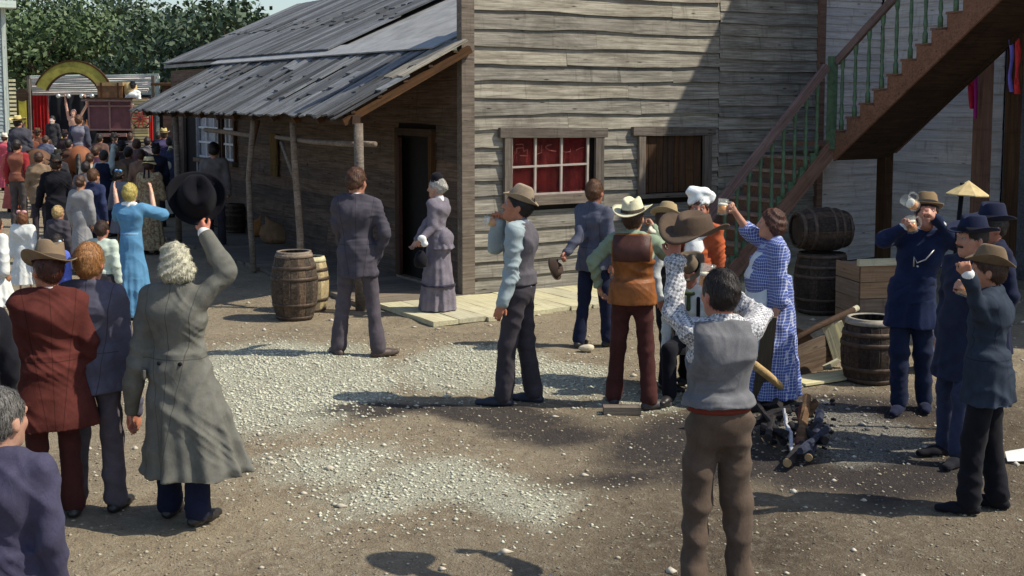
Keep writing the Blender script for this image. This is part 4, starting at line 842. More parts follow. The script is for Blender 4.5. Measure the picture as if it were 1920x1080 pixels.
mug(AT(1217, 432, B_[1]+.24)-np.array([0, 0, .05]), 'amber beer mug held up by the cream hat man', (50, 20, 0), .75, 1.1)
# --- tan hat man between
B_, h_ = standing(1247, 720, 1240, 388)
P = person('man in tan hat and black trousers half hidden behind the cream hat man', B_, -120, h_, .0135, RED, head=(0, 0, 0), feet=[(-.09, 0), (.1, .05)], arms=(arm(B_, (1240, 480), (1262, 520), (.15, 0)), None))
trousers(P, BLK); shoes(P); shirt(P, cloth((.5, .53, .55), 'cotton')); vest(P, BLK, hem=.9); hair(P, HB); hat(P, FELT((.36, .27, .15)), BLK, tilt=(0, -18), brim=.17, curl=.03); eyes(P)
# --- the cook
B_, h_ = standing(1306, 716, 1298, 366)
P = person('cook in puffed white cap and orange shirt among the drinkers', B_, 150, h_, .0115, RED, head=(20, 0, 0), arms=(arm(B_, (1346, 470), (1348, 540), (-.1, -.12)), arm(B_, (1255, 470), (1268, 520), (0, -.15))), width=1.08, belly=.03)
trousers(P, BLK); shoes(P); shirt(P, cloth((.42, .10, .04), 'cotton'), puff=.012, wr=.014); WHT = cloth((.78, .82, .82), 'cotton'); apron(P, WHT, hem=.4, bib=.03, rb=(.24, .2)); hair(P, HB); eyes(P)
f = Field(.010); f.u(cone(P.L((-.05, -.03, 1.49)), P.L((.05, -.03, 1.49)), .05, .05), .03).u(cone(P.L((-.09, .05, 1.45)), P.L((-.015, .13, 1.33)), .045, .04), .03).u(cone(P.L((.09, .05, 1.45)), P.L((.015, .13, 1.33)), .045, .04), .03).u(cone(P.L((0, .13, 1.36)), P.L((-.01, .15, 1.2)), .04, .05), .03); fobj('neckerchief', f, WHT, P.root, .008, 1.5)
f = Field(.009); H = lambda *a: head_pt(P, *a); f.u(cone(H(0, -.01, .06), H(0, -.012, .10), .096, .095, (1, 1.05, 1)), .01).u(ell(H(.02, -.02, .15), (.1, .1, .055)), .02).u(ell(H(-.05, 0, .155), (.06, .07, .05)), .015).u(ell(H(-.1, -.05, .11), (.05, .06, .06)), .02).u(ell(H(.05, -.04, .165), (.055, .06, .045)), .012); fobj('cook_cap', f, WHT, P.root, .006, 2.)
# --- seated man under a brown hat
c = AT(1296, 505, 10.5); B_ = (c[0], c[1])
P = person('seated man in white shirt with his brown hat pulled low', B_, 165, 1.6, .0135, RED, z0=-.42, head=(0, -25, 0), lean=(0, .1), sit=[(-.1, 0, .93), (.1, 0, .93)], knees=[(-.14, .42, .95), (.14, .42, .95)], feet=[(-.13, .45, .56), (.13, .45, .56)], arms=(None, None))
trousers(P, BLK); shoes(P); shirt(P, cloth((.6, .63, .6), 'cotton')); hat(P, FELT((.16, .12, .08)), BLK, tilt=(-25, 8), brim=.17, curl=.05)
f = Field(.009); f.u(cone(P.L((-.04, .1, 1.44)), P.L((.04, .1, 1.44)), .02, .02), .01).u(cone(P.L((0, .1, 1.44)), P.L((0, .13, 1.3)), .015, .022), .01); fobj('neck_tie', f, cloth((.05, .07, .03)), P.root)
for s_ in (-1, 1):
    f = Field(.009); f.u(cone(P.L((s_*.09, .12, 1.4)), P.L((s_*.09, .14, 1.05)), .02, .02, (1, .6, 1)), .01); fobj('brace_strap', f, BLK, P.root)
bx = thing('wooden_stool', 'rough wooden stool under the seated man', 'stool', (B_[0], B_[1], -.03)); MB().span((-.22, -.18, .38), (.22, .18, .43)).build('seat', POSTWOOD, bx)
for sx_ in (-1, 1):
    for sy_ in (-1, 1): beam('leg', (sx_*.19, sy_*.15, 0), (sx_*.16, sy_*.13, .38), .045, .045, POSTWOOD, bx, up=(1, 0, 0))
# --- woman in blue check dress
B_, h_ = standing(1442, 744, 1440, 393)
P = person('stout woman in blue check dress and white apron raising a beer', B_, 96, h_, .0108, (.56, .31, .22), width=1.16, belly=.10, female=True, head=(-22, 4, 0), arms=(arm(B_, (1462, 560), (1448, 606), (-.2, -.22)), arm(B_, (1402, 432), (1377, 396), (.12, .05))), hands=('relax', 'grip'))
PLD = plaid('blue_check_dress', (.075, .115, .36), (.68, .72, .85), 36., .22, None, None, .5); dress(P, PLD, hem=.05, top=1.16, waist=(.15, .12), rb=(.235, .24), n=10, amp=.05, upto=.55, puff=.012, bust=.09, pw=.9)
f = Field(.0095); sk_ = skirt(np.array([0, .0, 1.18]), np.array([0, 0, .42]), (.174, .20), (.275, .30), 10, .05, 0, .9, lambda x, y, z: np.abs(x)*.5-y+.0, .012); f.u(sk_, 0); WAP = cloth((.62, .68, .72), 'cotton'); fobj('apron', f, WAP, P.root, .005)
f = Field(.0095); torso(f, P, .03); f.u(ell(P.L((0, .09, 1.28)), (.13, .105, .09)), .04); f.cut(lambda x, y, z: np.maximum(np.abs(x)-.085-.0*z, np.maximum(.1-y, np.maximum(z-1.38, 1.14-z)))); fobj('apron_bib', f, WAP, P.root)
hair(P, (.10, .035, .02), 'curly', .014); eyes(P); f = Field(.0095); f.u(cone(P.L((-.06, -.03, 1.485)), P.L((.06, -.03, 1.485)), .052, .052), .02).u(cone(P.L((-.085, .0, 1.47)), P.L((-.02, .085, 1.42)), .03, .025), .02).u(cone(P.L((.085, .0, 1.47)), P.L((.02, .085, 1.42)), .03, .025), .02); fobj('collar', f, cloth((.4, .45, .62), 'cotton'), P.root)
mug(AT(1354, 389, B_[1]+.02)-np.array([0, 0, .065]), 'tall full beer mug raised by the woman in blue check', (0, 4, 0), .6, 1.15)
# --- navy coat with two mugs
B_, h_ = standing(1702, 762, 1738, 371)
P = person('man in navy suit and brown hat drinking from two mugs', B_, 158, h_, .0108, (.5, .26, .19), head=(12, 16, 0), feet=[(-.12, -.08), (.06, .1)], lean=(-.12, 0), arms=(arm(B_, (1795, 455), (1752, 408), (-.1, -.22)), arm(B_, (1656, 450), (1692, 428), (-.12, -.25))), hands=('grip', 'grip'), width=1.05)
trousers(P, NAVY, cuff=.07, baggy=.01); shoes(P, NAVYD, (10, -10)); SV = cloth((.011, .018, .052)); shirt(P, SHIRTW, g=.008); vest(P, SV, hem=.9, g=.02, open_front=True); jacket(P, SV, hem=.70, g=.03, flare=(.22, .17), open_front=True, wr=.01); collar_(P, SHIRTW, (False, True)); hair(P, HDK); eyes(P)
hat(P, FELT((.19, .13, .07)), cloth((.012, .012, .014), 'felt'), tilt=(6, -4), brim=.145, curl=.02, pinch=.01, crown=(.094, .108, .12))
MB().tube([tuple(P.L(q)) for q in ((-.11, .135, 1.36), (-.06, .165, 1.28), (0, .175, 1.25), (.03, .172, 1.3), (.02, .175, 1.22))], .006, 6).build('watch_chain', plain('silver_chain', (.6, .6, .58), .3, .1, 9, .1, .9), P.root, True)
mug(AT(1718, 388, B_[1]-.24), 'nearly empty upper beer mug in front of the navy suited man\'s face', (20, -60, 0), .4, 1.15)
mug(AT(1712, 424, B_[1]-.28)-np.array([0, 0, .05]), 'lower beer mug at the chin of the navy suited man', (0, -14, 0), .6, 1.1)
# --- three men at the right edge
B_ = under(1862, 396, 1.72)
P = person('man at the right edge in dark blue hat standing behind the others', B_, 100, 1.72, .0145, RED, arms=(None, None)); trousers(P, NAVYD); shoes(P); jacket(P, NAVYD, hem=.7); hair(P, HDK); hat(P, FELT((.012, .016, .04)), BLK, brim=.17, curl=.03, crown=(.095, .108, .13))
B_, h_ = standing(1792, 852, 1838, 412)
P = person('moustached man in wide dark blue hat and long dark coat at right', B_, 118, h_, .012, (.5, .27, .19), lean=(-.1, .0), head=(-10, 0, 0), feet=[(-.12, .1), (.12, -.02)], arms=(arm(B_, (1862, 560), (1815, 540), (-.1, -.28)), None), hands=('grip', 'relax'))
trousers(P, cloth((.03, .036, .07))); shoes(P, BLK, (20, -10), .3); jacket(P, cloth((.016, .02, .042)), hem=.6, flare=(.21, .18)); hair(P, HDK); eyes(P); collar_(P)
hat(P, FELT((.01, .014, .04)), BLK, tilt=(0, -3), brim=.19, curl=.035, crown=(.095, .11, .12)); f = Field(.007); f.u(cone(head_pt(P, -.028, .095, -.052), head_pt(P, .028, .095, -.052), .009, .009), .005); fobj('moustache', f, hairm(HDK), P.root)
mug(AT(1803, 538, B_[1]-.3)-np.array([0, 0, .06]), 'beer mug held low by the moustached man', (0, 18, 0), .55, 1.05)
B_, h_ = standing(1843, 950, 1872, 474)
P = person('man in brown hat and dark blue jacket raising his fist at the right edge', B_, 62, h_, .0108, (.48, .24, .15), width=1.08, lean=(.04, .02), head=(10, 4, 0), feet=[(-.1, .08), (.12, -.08)], arms=(arm(B_, (1838, 588), (1816, 518), (-.12, -.2)), None), hands=('fist', 'relax'))
trousers(P, BLK, cuff=.075, baggy=.01); shoes(P, BLK); jacket(P, cloth((.026, .036, .055), 'coat'), hem=.76, flare=(.215, .17), wr=.01); hair(P, HB); collar_(P, SHIRTW, (True, False)); eyes(P)
hat(P, FELT((.15, .105, .065)), cloth((.05, .035, .025), 'felt'), tilt=(4, 4), brim=.165, curl=.045, pinch=.035, crown=(.095, .11, .125))
# --- front man waving a big hat
B_ = under(1352, 510, 1.67)
P = person('man in grey vest and check shirt in the foreground waving a big brown hat', B_, 12, 1.67, .0100, (.46, .2, .14), width=1.08, head=(16, 2, 0), feet=[(-.13, 0), (.13, -.02)], arms=(arm(B_, (1262, 584), (1266, 486), (.12, .22)), arm(B_, (1424, 590), (1352, 548), (.2, .42))), hands=(('grip', (0, 1, 0), (0, .15, 1)), 'grip'))
trousers(P, cloth((.085, .06, .045)), cuff=.071, baggy=.012, wr=.013, top=1.1); shoes(P); CHK = checks('black_white_check', (.66, .66, .68), (.035, .035, .05), 66.); shirt(P, CHK, g=.013, puff=.004, wr=.013, hem=1.1); vest(P, cloth((.125, .125, .135)), hem=1.05, g=.03, flare=(.19, .15), wr=.007)
f = Field(.0085); f.u(ell((0, -.012, 1.03), (.17, .135, .1)), .01); f.cut(lambda x, y, z: np.maximum(z-1.08, 1.02-z)+0*x*y); fobj('sash', f, cloth((.15, .03, .02), 'cotton'), P.root); hair(P, HDK, 'full'); collar_(P, CHK)
c = AT(1301, 428, B_[1]+.26); bh = thing('brown_hat', 'large brown felt hat held up by the man in the check shirt', 'hat', c); hat_part('crown', bh, FELT((.085, .058, .04)), None, (0, 0, -.02), rotm(-60, 6, 8), crown=(.095, .11, .10), brim=.19, curl=.03, pinch=.02, flop=.03)
mug(AT(1322, 520, B_[1]+.46)-np.array([0, 0, .06]), 'beer mug held in front of the check shirted man\'s head', (0, 8, 0), .5, 1.1)
# --- the grey frock coat and black hat
B_ = under(330, 463, 1.66)
P = person('white haired man in long grey frock coat lifting a black hat', B_, -14, 1.66, .0100, (.5, .2, .13), width=1.12, head=(40, -4, 0), lean=(-.02, .0), feet=[(-.12, .05), (.13, -.05)], arms=(arm(B_, (256, 690), (246, 770), (-.02, .06)), arm(B_, (425, 512), (385, 440), (.02, .1))), hands=('relax', ('grip', (0, 1, .2))))
trousers(P, NAVYD, cuff=.08); shoes(P); FR = cloth((.13, .128, .112), 'coat'); jacket(P, FR, hem=.33, flare=(.315, .26), n=10, amp=.075, sway=(.13, .0), wr=.011, g=.03, name='frock_coat', ph=.6)
f = Field(.0085); 
for q in ((-.05, -.155, 1.045), (.09, -.15, 1.045)): MB().lathe([(0, -.006), (.013, -.005), (.013, .004), (0, .006)], 10, False).build('coat_button', BLK, P.root, True, M=Matrix.Translation(Vector(q)) @ Matrix.Rotation(pi/2, 4, 'X'))
for i, q in enumerate(((-.15, -.13, .93),)): beam('pocket_flap', (-.235, -.06, .98), (-.145, -.165, .965), .06, .015, FR, P.root, wob=.003, up=(0, 0, 1), segs=2)
hair(P, (.6, .57, .43), 'bushy', .02); collar_(P, SHIRTW, (False, True))
c = AT(369, 372, B_[1]+.2); bh = thing('black_hat', 'wide black felt hat waved overhead by the white haired man', 'hat', c); hat_part('crown', bh, FELT((.003, .003, .006)), None, (0, .0, 0), rotm(15, 62, 0) @ rotm(0, 0, 0), crown=(.112, .128, .145), brim=.178, curl=.05, pinch=.02, bx=1.)
# --- maroon coat
B_ = under(88, 474, 1.62)
P = person('man in maroon coat and brown felt hat in the left foreground', B_, 24, 1.62, .0105, (.42, .17, .1), width=1.12, head=(24, -6, 6), arms=(arm(B_, (46, 690), (60, 790), (-.05, -.02)), None))
trousers(P, cloth((.05, .015, .014)), cuff=.073); shoes(P); jacket(P, cloth((.085, .022, .018), 'coat'), hem=.62, flare=(.265, .2), n=7, amp=.03, wr=.010, g=.028); hair(P, (.08, .02, .01)); collar_(P); hat(P, FELT((.19, .135, .085)), cloth((.07, .05, .035), 'felt'), tilt=(-6, 8), brim=.185, curl=.04, pinch=.035, crown=(.1, .115, .14), drop=.01); eyes(P)
# --- red blond man
B_ = under(166, 461, 1.64)
P = person('red blond man in grey blue jacket between the maroon coat and the frock coat', B_, 2, 1.64, .0105, (.55, .24, .15), width=1.05, head=(-8, 0, 0), arms=(None, arm(B_, (240, 680), (256, 772), (0, .02))), feet=[(-.14, 0), (.14, -.05)])
trousers(P, cloth((.08, .068, .08)), cuff=.073, baggy=.01, wr=.01); shoes(P); jacket(P, cloth((.085, .083, .115), 'coat'), hem=.80, flare=(.205, .165), n=11, amp=.045, wr=.01); hair(P, (.38, .17, .055), 'full', .016); collar_(P)
# --- left edge, near
B_ = under(-2, 736, 1.5)
P = person('grey haired man in dark violet blue jacket cut by the lower left corner', B_, -10, 1.5, .0105, (.5, .3, .22), width=1.15, head=(-14, 0, 0)); trousers(P, DKT); shoes(P); jacket(P, cloth((.045, .042, .075)), hem=.75); hair(P, (.14, .13, .12), 'short')
B_ = under(-62, 504, 1.6)
P = person('fair haired man in black coat cut by the left edge', B_, 30, 1.6, .0135, TAN, head=(-40, 0, 0)); trousers(P, BLK); shoes(P); jacket(P, BLK, hem=.6); hair(P, (.45, .33, .16))
# --- the women and children
B_ = under(243, 347, 1.54)
P = person('yellow haired woman in light blue dress clapping with raised hands', B_, -4, 1.54, .0118, (.62, .4, .3), female=True, width=.95, arms=(arm(B_, (222, 400), (216, 362), (.1, .2)), arm(B_, (289, 398), (284, 362), (.1, .2))), hands=('open', 'open'))
BLU = cloth((.10, .25, .42), 'cotton'); dress(P, BLU, hem=.03, top=1.1, waist=(.115, .095), rb=(.30, .26), n=10, amp=.08, upto=.9, puff=.014, pw=.8, ph=1.); hair(P, (.62, .5, .14), 'full', .018); collar_(P)
f = Field(.0105); f.u(cone((-.0, 0, 1.09), (0, 0, 1.13), .135, .13, (1, .84, 1)), .01); f.cut(lambda x, y, z: np.maximum(z-1.13, 1.09-z)+0*x*y); fobj('belt', f, cloth((.2, .36, .52), 'cotton'), P.root)
f = Field(.0105); f.u(cone(P.L((-.07, -.03, 1.49)), P.L((.07, -.03, 1.49)), .045, .045), .02); fobj('lace_collar', f, SHIRTW, P.root)
def kid(label, hx, hy, h, face, top, bottom, hc, hstyle='short', skirt_=False, step=.015, head=(0, 0, 0), arms=None, hatk=None, bow=None, width=1., group=None, sk=TAN, legsm=None, z0=0., vestm=None, hem=.75, Y=None, female=False):
    if Y is None: B2 = under(hx, hy, h+z0)
    else: q = AT(hx, hy, Y); B2 = (q[0], q[1])
    arms = [None if a is None else arm(B2, a[0], a[1], a[2]) for a in arms] if arms else None
    P = person(label, B2, face, h, step, sk, width*(1.1 if h < 1.3 else 1), head=head, arms=arms, group=group, z0=z0, female=female)
    if skirt_: dress(P, top, hem=.1 if h > 1.35 else .4, waist=(.12, .1), rb=(.26, .24), n=9, amp=.06, upto=.9 if h < 1.35 else 1, puff=.012)
    else:
        trousers(P, bottom)
        if vestm: shirt(P, top, puff=.006); vest(P, vestm)
        else: jacket(P, top, hem=hem) if hem < .9 else shirt(P, top, puff=.01)
    shoes(P)
    if hc: hair(P, hc, hstyle)
    if hatk: hat(P, **hatk)
    if bow:
        f = Field(min(step, .012)); H = lambda *a: head_pt(P, *a)
        f.u(ell(H(-.05, -.05, .11), (.055, .03, .04)), .01).u(ell(H(.05, -.05, .11), (.055, .03, .04)), .01).u(ell(H(0, -.05, .105), (.02, .03, .02)), .01); fobj('hair_bow', f, bow, P.root, .004, 2.)
    return P
MINT = cloth((.50, .58, .50), 'cotton'); SKB = cloth((.15, .38, .7), 'cotton'); PNK = cloth((.7, .38, .38), 'cotton'); OFFW = cloth((.66, .68, .66), 'cotton')
P = kid('boy in mint shirt and dark trousers behind the red blond man', 190, 416, 1.27, -12, MINT, DKT, (.05, .022, .012), hem=.98, step=.0115, sk=(.46, .2, .14))
P = kid('blond boy in dark plum jacket in front of the blue dress', 108, 387, 1.22, -20, cloth((.05, .045, .055)), DKT, (.6, .42, .18), step=.0125, hem=.8)
P = kid('red haired girl with pink bow and white blouse at the left', 42, 397, 1.15, -8, OFFW, None, HRD, 'bob', True, .0125, bow=PNK, female=True)
P = kid('dark haired girl with pale blue hair bows behind the brown felt hat', 106, 441, 1.12, -24, cloth((.10, .14, .5), 'cotton'), None, HDK, 'bob', True, .0125, female=True)
for s_ in (-1, 1):
    f = Field(.011); f.u(ell(head_pt(P, s_*.1, -.05, .0), (.03, .04, .05)), .01).u(ell(head_pt(P, s_*.115, -.05, -.05), (.025, .03, .04)), .01); fobj('hair_bow', f, cloth((.5, .62, .72), 'cotton'), P.root, .006, 2.)
P = kid('child in white blouse half outside the left edge', -10, 408, 1.25, -30, OFFW, None, HB, 'bob', True, .0125, female=True)
P = kid('small boy in grey cap and grey jacket beside the black coat', 137, 374, 1.05, 10, cloth((.12, .11, .11)), DKT, HB, step=.014, hatk=dict(mat=FELT((.13, .115, .105)), brim=.115, curl=.0, crown=(.1, .11, .07), pinch=0))
P = kid('woman in pale grey dress between the black coat and the navy jacket', 150, 330, 1.42, -10, cloth((.27, .27, .28), 'cotton'), None, HB, 'bun', True, .0145, female=True)
P = kid('brown haired youth in navy jacket seen from behind', 174, 318, 1.5, -20, cloth((.022, .03, .075)), cloth((.05, .045, .055)), HBR, step=.0125, hem=.68)
P = kid('man in long black coat and black hat with the crowd at left', 104, 295, 1.64, 18, BLK, BLK, HB, step=.0125, hem=.42, hatk=dict(mat=FELT((.02, .02, .02)), band=BLK, brim=.17, curl=.03), width=1.1, arms=(((72, 385), (74, 352), (0, .2)), None))
P = kid('girl with bright blue hair bow and grey dress', 224, 320, 1.34, -28, cloth((.2, .2, .23), 'cotton'), None, HDK, 'bun', True, .014, bow=SKB, female=True)
BEI = print_cloth('beige_print_dress', (.42, .34, .2), (.24, .15, .08), 30)
P = kid('woman in beige print dress and straw bonnet with black ribbons', 279, 298, 1.56, -6, BEI, None, HB, 'bun', True, .0135, arms=(((262, 372), (278, 345), (.05, .25)), ((306, 370), (290, 343), (.05, .25))), female=True, hatk=dict(mat=FELT((.55, .47, .25)), band=BLK, brim=.14, curl=-.03, crown=(.1, .11, .1), pinch=0), width=1.1)
for s_ in (-1, 1):
    f = Field(.012); f.u(cone(head_pt(P, s_*.03, -.115, .03), head_pt(P, s_*.045, -.14, -.2), .014, .02, (1, .5, 1)), .01); fobj('bonnet_ribbon', f, BLK, P.root)
P = kid('man in red shirt and brown vest with grey trousers at the left', 31, 263, 1.72, -6, cloth((.30, .03, .035), 'cotton'), cloth((.07, .06, .06)), HDK, step=.014, vestm=cloth((.20, .075, .05)), hem=.9)
P = kid('man in navy vest with one pale sleeve raised high', 194, 283, 1.58, -6, cloth((.35, .42, .42), 'cotton'), NAVYD, HDK, step=.014, vestm=cloth((.008, .012, .03)), arms=(None, ((209, 302), (213, 272), (0, 0))))
CW = 'townspeople watching the wagon'
far = [('man in purple brown jacket in front of the pale crates', 256, 262, 1.68, 0, cloth((.12, .07, .08)), HB, None), ('man in brown jacket left of the straw bonnet', 240, 277, 1.62, -10, cloth((.12, .075, .06)), HDK, None),
 ('man in tan jacket just behind the straw bonnet', 264, 281, 1.6, 5, cloth((.2, .12, .085)), HB, None), ('man in dark blue suit and black hat near the porch post', 292, 272, 1.62, 14, cloth((.015, .017, .03)), HDK, FELT((.012, .01, .01))),
 ('man in violet jacket and straw hat beside the porch', 307, 244, 1.75, 20, cloth((.06, .05, .11)), HB, FELT((.45, .36, .16))), ('man in black hat beside the raised pale sleeve', 228, 268, 1.6, -12, cloth((.02, .018, .022)), HDK, FELT((.02, .018, .018))),
 ('man in brown hat below the red curtain', 70, 243, 1.65, 0, cloth((.10, .045, .03)), HB, FELT((.10, .06, .03))), ('man in blue grey jacket left of the yellow dress', 85, 255, 1.6, 0, cloth((.08, .09, .14)), HB, None),
 ('man in dark coat and dark hat right of the yellow dress', 121, 246, 1.62, 0, cloth((.03, .02, .025)), HDK, FELT((.04, .02, .02))), ('man in dark grey coat and black hat directly ahead of the long black coat', 108, 284, 1.5, 0, cloth((.03, .03, .035)), HDK, FELT((.025, .025, .02))),
 ('man in deep violet jacket by the brown horse', 178, 275, 1.6, 0, cloth((.06, .025, .05)), HB, None), ('man in slate jacket under the far eave', 318, 258, 1.66, 10, cloth((.03, .03, .075)), HDK, None)]
for lb, x, y, h, fc, m_, hc, ht in far: kid(lb, x, y, h, fc, m_, DKT, hc, step=.018, hem=.72, hatk=dict(mat=ht, band=BLK, brim=.16, curl=.03) if ht else None)
kid('woman in pink dress and pale bonnet at the left edge', 8, 252, 1.55, 0, cloth((.5, .09, .13), 'cotton'), None, HB, 'bun', True, .018, female=True, hatk=dict(mat=FELT((.6, .57, .48)), brim=.15, curl=-.02))
kid('woman in bright yellow dress before the stage', 106, 238, 1.55, 0, cloth((.5, .40, .05), 'cotton'), None, (.4, .36, .25), 'bun', True, .018, female=True)
P = kid('man standing in the shade against the porch wall', 400, 247, 1.78, 0, cloth((.17, .15, .15), 'cotton'), DKT, HDK, step=.016, hem=.98, Y=21.)

rc_ = np.random.default_rng(5); cols = [((.55, .5, .4), 'cream'), ((.1, .05, .035), 'brown'), ((.2, .14, .09), 'tan'), ((.03, .035, .07), 'dark blue'), ((.5, .12, .1), 'red'), ((.12, .11, .12), 'grey')]
more = [('woman in cream shawl just left of the raised pale sleeve', 168, 288, 1.5, 0, 'bun', 1), ('man in tan coat in front of the brown horse', 72, 286, 1.58, 2, 'short', 0), ('man in brown coat between the horses', 128, 262, 1.6, 1, 'short', 0), ('bearded man in grey coat behind the tan jacket', 276, 258, 1.62, 5, 'short', 0), ('woman in cream bonnet dress at the porch end', 322, 276, 1.5, 0, 'bun', 1), ('man in dark blue coat at the end of the porch', 330, 262, 1.66, 3, 'short', 0), ('man in tan shirt right of the raised pale sleeve', 216, 284, 1.56, 2, 'short', 0), ('woman in red shawl near the pink dress', 20, 272, 1.5, 4, 'bun', 1), ('man in grey coat just behind the navy jacket youth', 160, 304, 1.5, 5, 'short', 0)]
for lb, x, y, h, ci, hs_, fem in more: kid(lb, x, y, h, int(rc_.integers(-12, 12)), cloth(cols[ci][0], 'cotton' if fem else 'wool'), None if fem else DKT, HDK if ci % 2 else HB, hs_, bool(fem), .018, female=bool(fem), hatk=dict(mat=FELT((.6, .52, .3)), brim=.13, curl=-.02, crown=(.09, .1, .09), pinch=0) if 'bonnet' in lb else None)
# ================================================================== barrels, cart, fire and other loose things
def barrel(base, H, r0, rb, label, mat, n=18, opened=True, lying=None, seed=0, rim=None, group='barrels', fill=None):
    t = thing('barrel', label, 'barrel', base, seed*.7, group)
    if lying is not None: t.rotation_euler = lying
    R_ = lambda z: r0+(rb-r0)*(1-(2*z/H-1)**2); hw = pi/n*.985; m = 8; v = []; f = []
    for i in range(m+1):
        z = H*i/m; r = R_(z); th = .022
        for a, rr in ((-hw, r-.003), (-hw*.8, r), (hw*.8, r), (hw, r-.003), (hw, r-th), (-hw, r-th)): v.append((rr*cos(a), rr*sin(a), z))
    for i in range(m):
        for k in range(6): k2 = (k+1) % 6; f.append((i*6+k, i*6+k2, i*6+6+k2, i*6+6+k))
    f += [tuple(reversed(range(6))), tuple(m*6+k for k in range(6))]
    s0 = mk('stave', v, f, mat, t)
    for k in range(1, n):
        o = s0.copy(); COL.objects.link(o); o.parent = t; o.rotation_euler = (0, 0, 2*pi*k/n); o.scale = (random.uniform(.99, 1.006),)*2+(random.uniform(.985, 1.0),)
    for fz in (.05, .24, .40, .62, .78, .95) if n > 15 else (.08, .3, .7, .92):
        if n > 15 and fz in (.40,) : continue
        z = H*fz; MB().lathe([(R_(z-.02)+.001, z-.02), (R_(z-.02)+.006, z-.018), (R_(z+.02)+.006, z+.018), (R_(z+.02)+.001, z+.02)], 28, False).build('hoop', IRON if rim is None or fz < .9 else rim, t, True)
    zl = .05 if opened else H-.035
    MB().lathe([(.0, zl), (R_(zl)-.018, zl), (R_(zl)-.018, zl+.016), (0, zl+.016)], 24, False).build('barrel_head', mat if not opened else BLACK, t)
    if opened: MB().lathe([(R_(z)-.0225, z) for z in np.linspace(.06, H*.995, 7)], 24, False).build('lining', BLACK, t, True)
    else: MB().lathe([(.0, .03), (R_(0)-.018, .03), (R_(0)-.018, .045), (0, .045)], 24, False).build('barrel_head', mat, t)
    if rim: MB().lathe([(r0-.026, H-.006), (r0-.026, H+.004), (r0+.004, H+.004), (r0+.006, H-.03)], 28, False).build('rim', rim, t, True)
    return t
def gz_(px, py): p = G(px, py); return (p[0], p[1], -.03)
barrel(gz_(553, 594), .79, .195, .27, 'open grey barrel standing in front by the porch', BARRELW, seed=1, rim=POSTWOOD)
barrel(gz_(584, 579), .66, .16, .215, 'paler barrel half hidden behind the open grey barrel', BARRELP, seed=2, rim=PLANK)
q = G(442, 439); barrel((q[0], q[1], .03), .54, .16, .21, 'small dark barrel in the shade of the porch', BARRELD, seed=3, opened=False)
b4 = gz_(1539, 580); barrel(b4, .72, .27, .325, 'dark upright barrel carrying another barrel against the white siding', BARRELD, seed=4, opened=False)
barrel((b4[0]-.33, b4[1]-.04, .72-.03+.265), .66, .2, .265, 'dark barrel lying on its side on top of the upright barrel', BARRELD, seed=5, opened=False, lying=(0, pi/2, radians(12)))
barrel(gz_(1632, 708), .58, .215, .27, 'squat open barrel with pale rim beside the handcart', BARRELD, seed=6, rim=TIN)
cr = thing('packing_crate', 'tan packing crate with pale top edge behind the squat barrel', 'crate', (lambda p: (p[0], p[1], -.03))(G(1650, 605)), YAW-.35)
TANB = wood('tan_crate_board', (.16, .1, .06), (.27, .18, .115), (.36, .26, .18)); 
for k in range(4): beam('crate_board', (-.4, -.3, .09+k*.18), (.45, -.3, .09+k*.18), .172, .022, TANB, cr, wob=.003)
for k in range(4): beam('crate_board', (-.4, -.28, .09+k*.18), (-.4, .28, .09+k*.18), .172, .022, TANB, cr, wob=.003)
beam('top_rail', (-.44, -.31, .76), (.5, -.31, .76), .075, .06, PLANK, cr, wob=.003); MB().span((-.38, -.27, .0), (.44, .28, .70)).build('crate_back', TANB, cr)
# --- handcart
hc_ = thing('handcart', 'tipped wooden handcart with a long pole handle and pale props', 'handcart', (0, 0, 0))
CARTW = wood('cart_board', (.06, .04, .03), (.13, .095, .07), (.21, .16, .12))
for ya, yb in ((672, 628), (690, 651), (708, 672)): beam('side_board', AT(1462, ya, 11.05), AT(1570, yb, 11.55), .105, .03, CARTW, hc_, wob=.004, segs=3)
MB().tube([AT(1462, 652, 11.0), AT(1530, 614, 11.3), AT(1606, 578, 11.65)], [.028, .03, .027], 10).build('pole_handle', DARKWOOD, hc_, True)
MB().tube([AT(1600, 581, 11.62), AT(1607.5, 577.2, 11.66)], [.0285, .0285], 10).build('handle_end', PLANK, hc_)
beam('prop', AT(1551, 606, 11.45), AT(1572, 672, 11.45), .11, .06, PLANK, hc_, up=(1, 0, 0)); beam('prop', AT(1568, 604, 11.5), AT(1590, 668, 11.5), .10, .06, PLANK, hc_, up=(1, 0, 0))
beam('cross_bar', AT(1545, 690, 11.3), AT(1572, 676, 11.35), .04, .04, PLANK, hc_)
MB().tube([AT(1490, 655, 11.6), AT(1490, 655, 11.75)], [.20, .20], 20).build('wheel', DARKWOOD, hc_)
bd = beam('loose_board', tuple(G(1490, 716)), tuple(G(1600, 700)), .28, .02, PLANK, None, up=(0, 1, 0)); tag(bd, 'pale loose board lying on the ground under the handcart', 'board')
pl_ = beam('leaning_plank', AT(1443, 594, B_[1]*0+9.95), AT(1424, 752, 10.1), .115, .035, wood('dark_plank', (.03, .025, .018), (.075, .062, .045), (.13, .11, .08)), None, up=(1, 0, 0), wob=.003, segs=3); tag(pl_, 'dark weathered plank standing upright under the hand of the woman in blue', 'plank')
sk = MB().tube([AT(1398, 672, 9.3), AT(1440, 704, 9.55), G(1478, 737), G(1493, 748)], [.035, .034, .026, .008], 10).build('wooden_stake', wood('pale_stake', (.25, .17, .08), (.42, .3, .16), (.52, .4, .24)), None, True); tag(sk, 'pale pointed wooden stake slanting down to the campfire', 'stake')
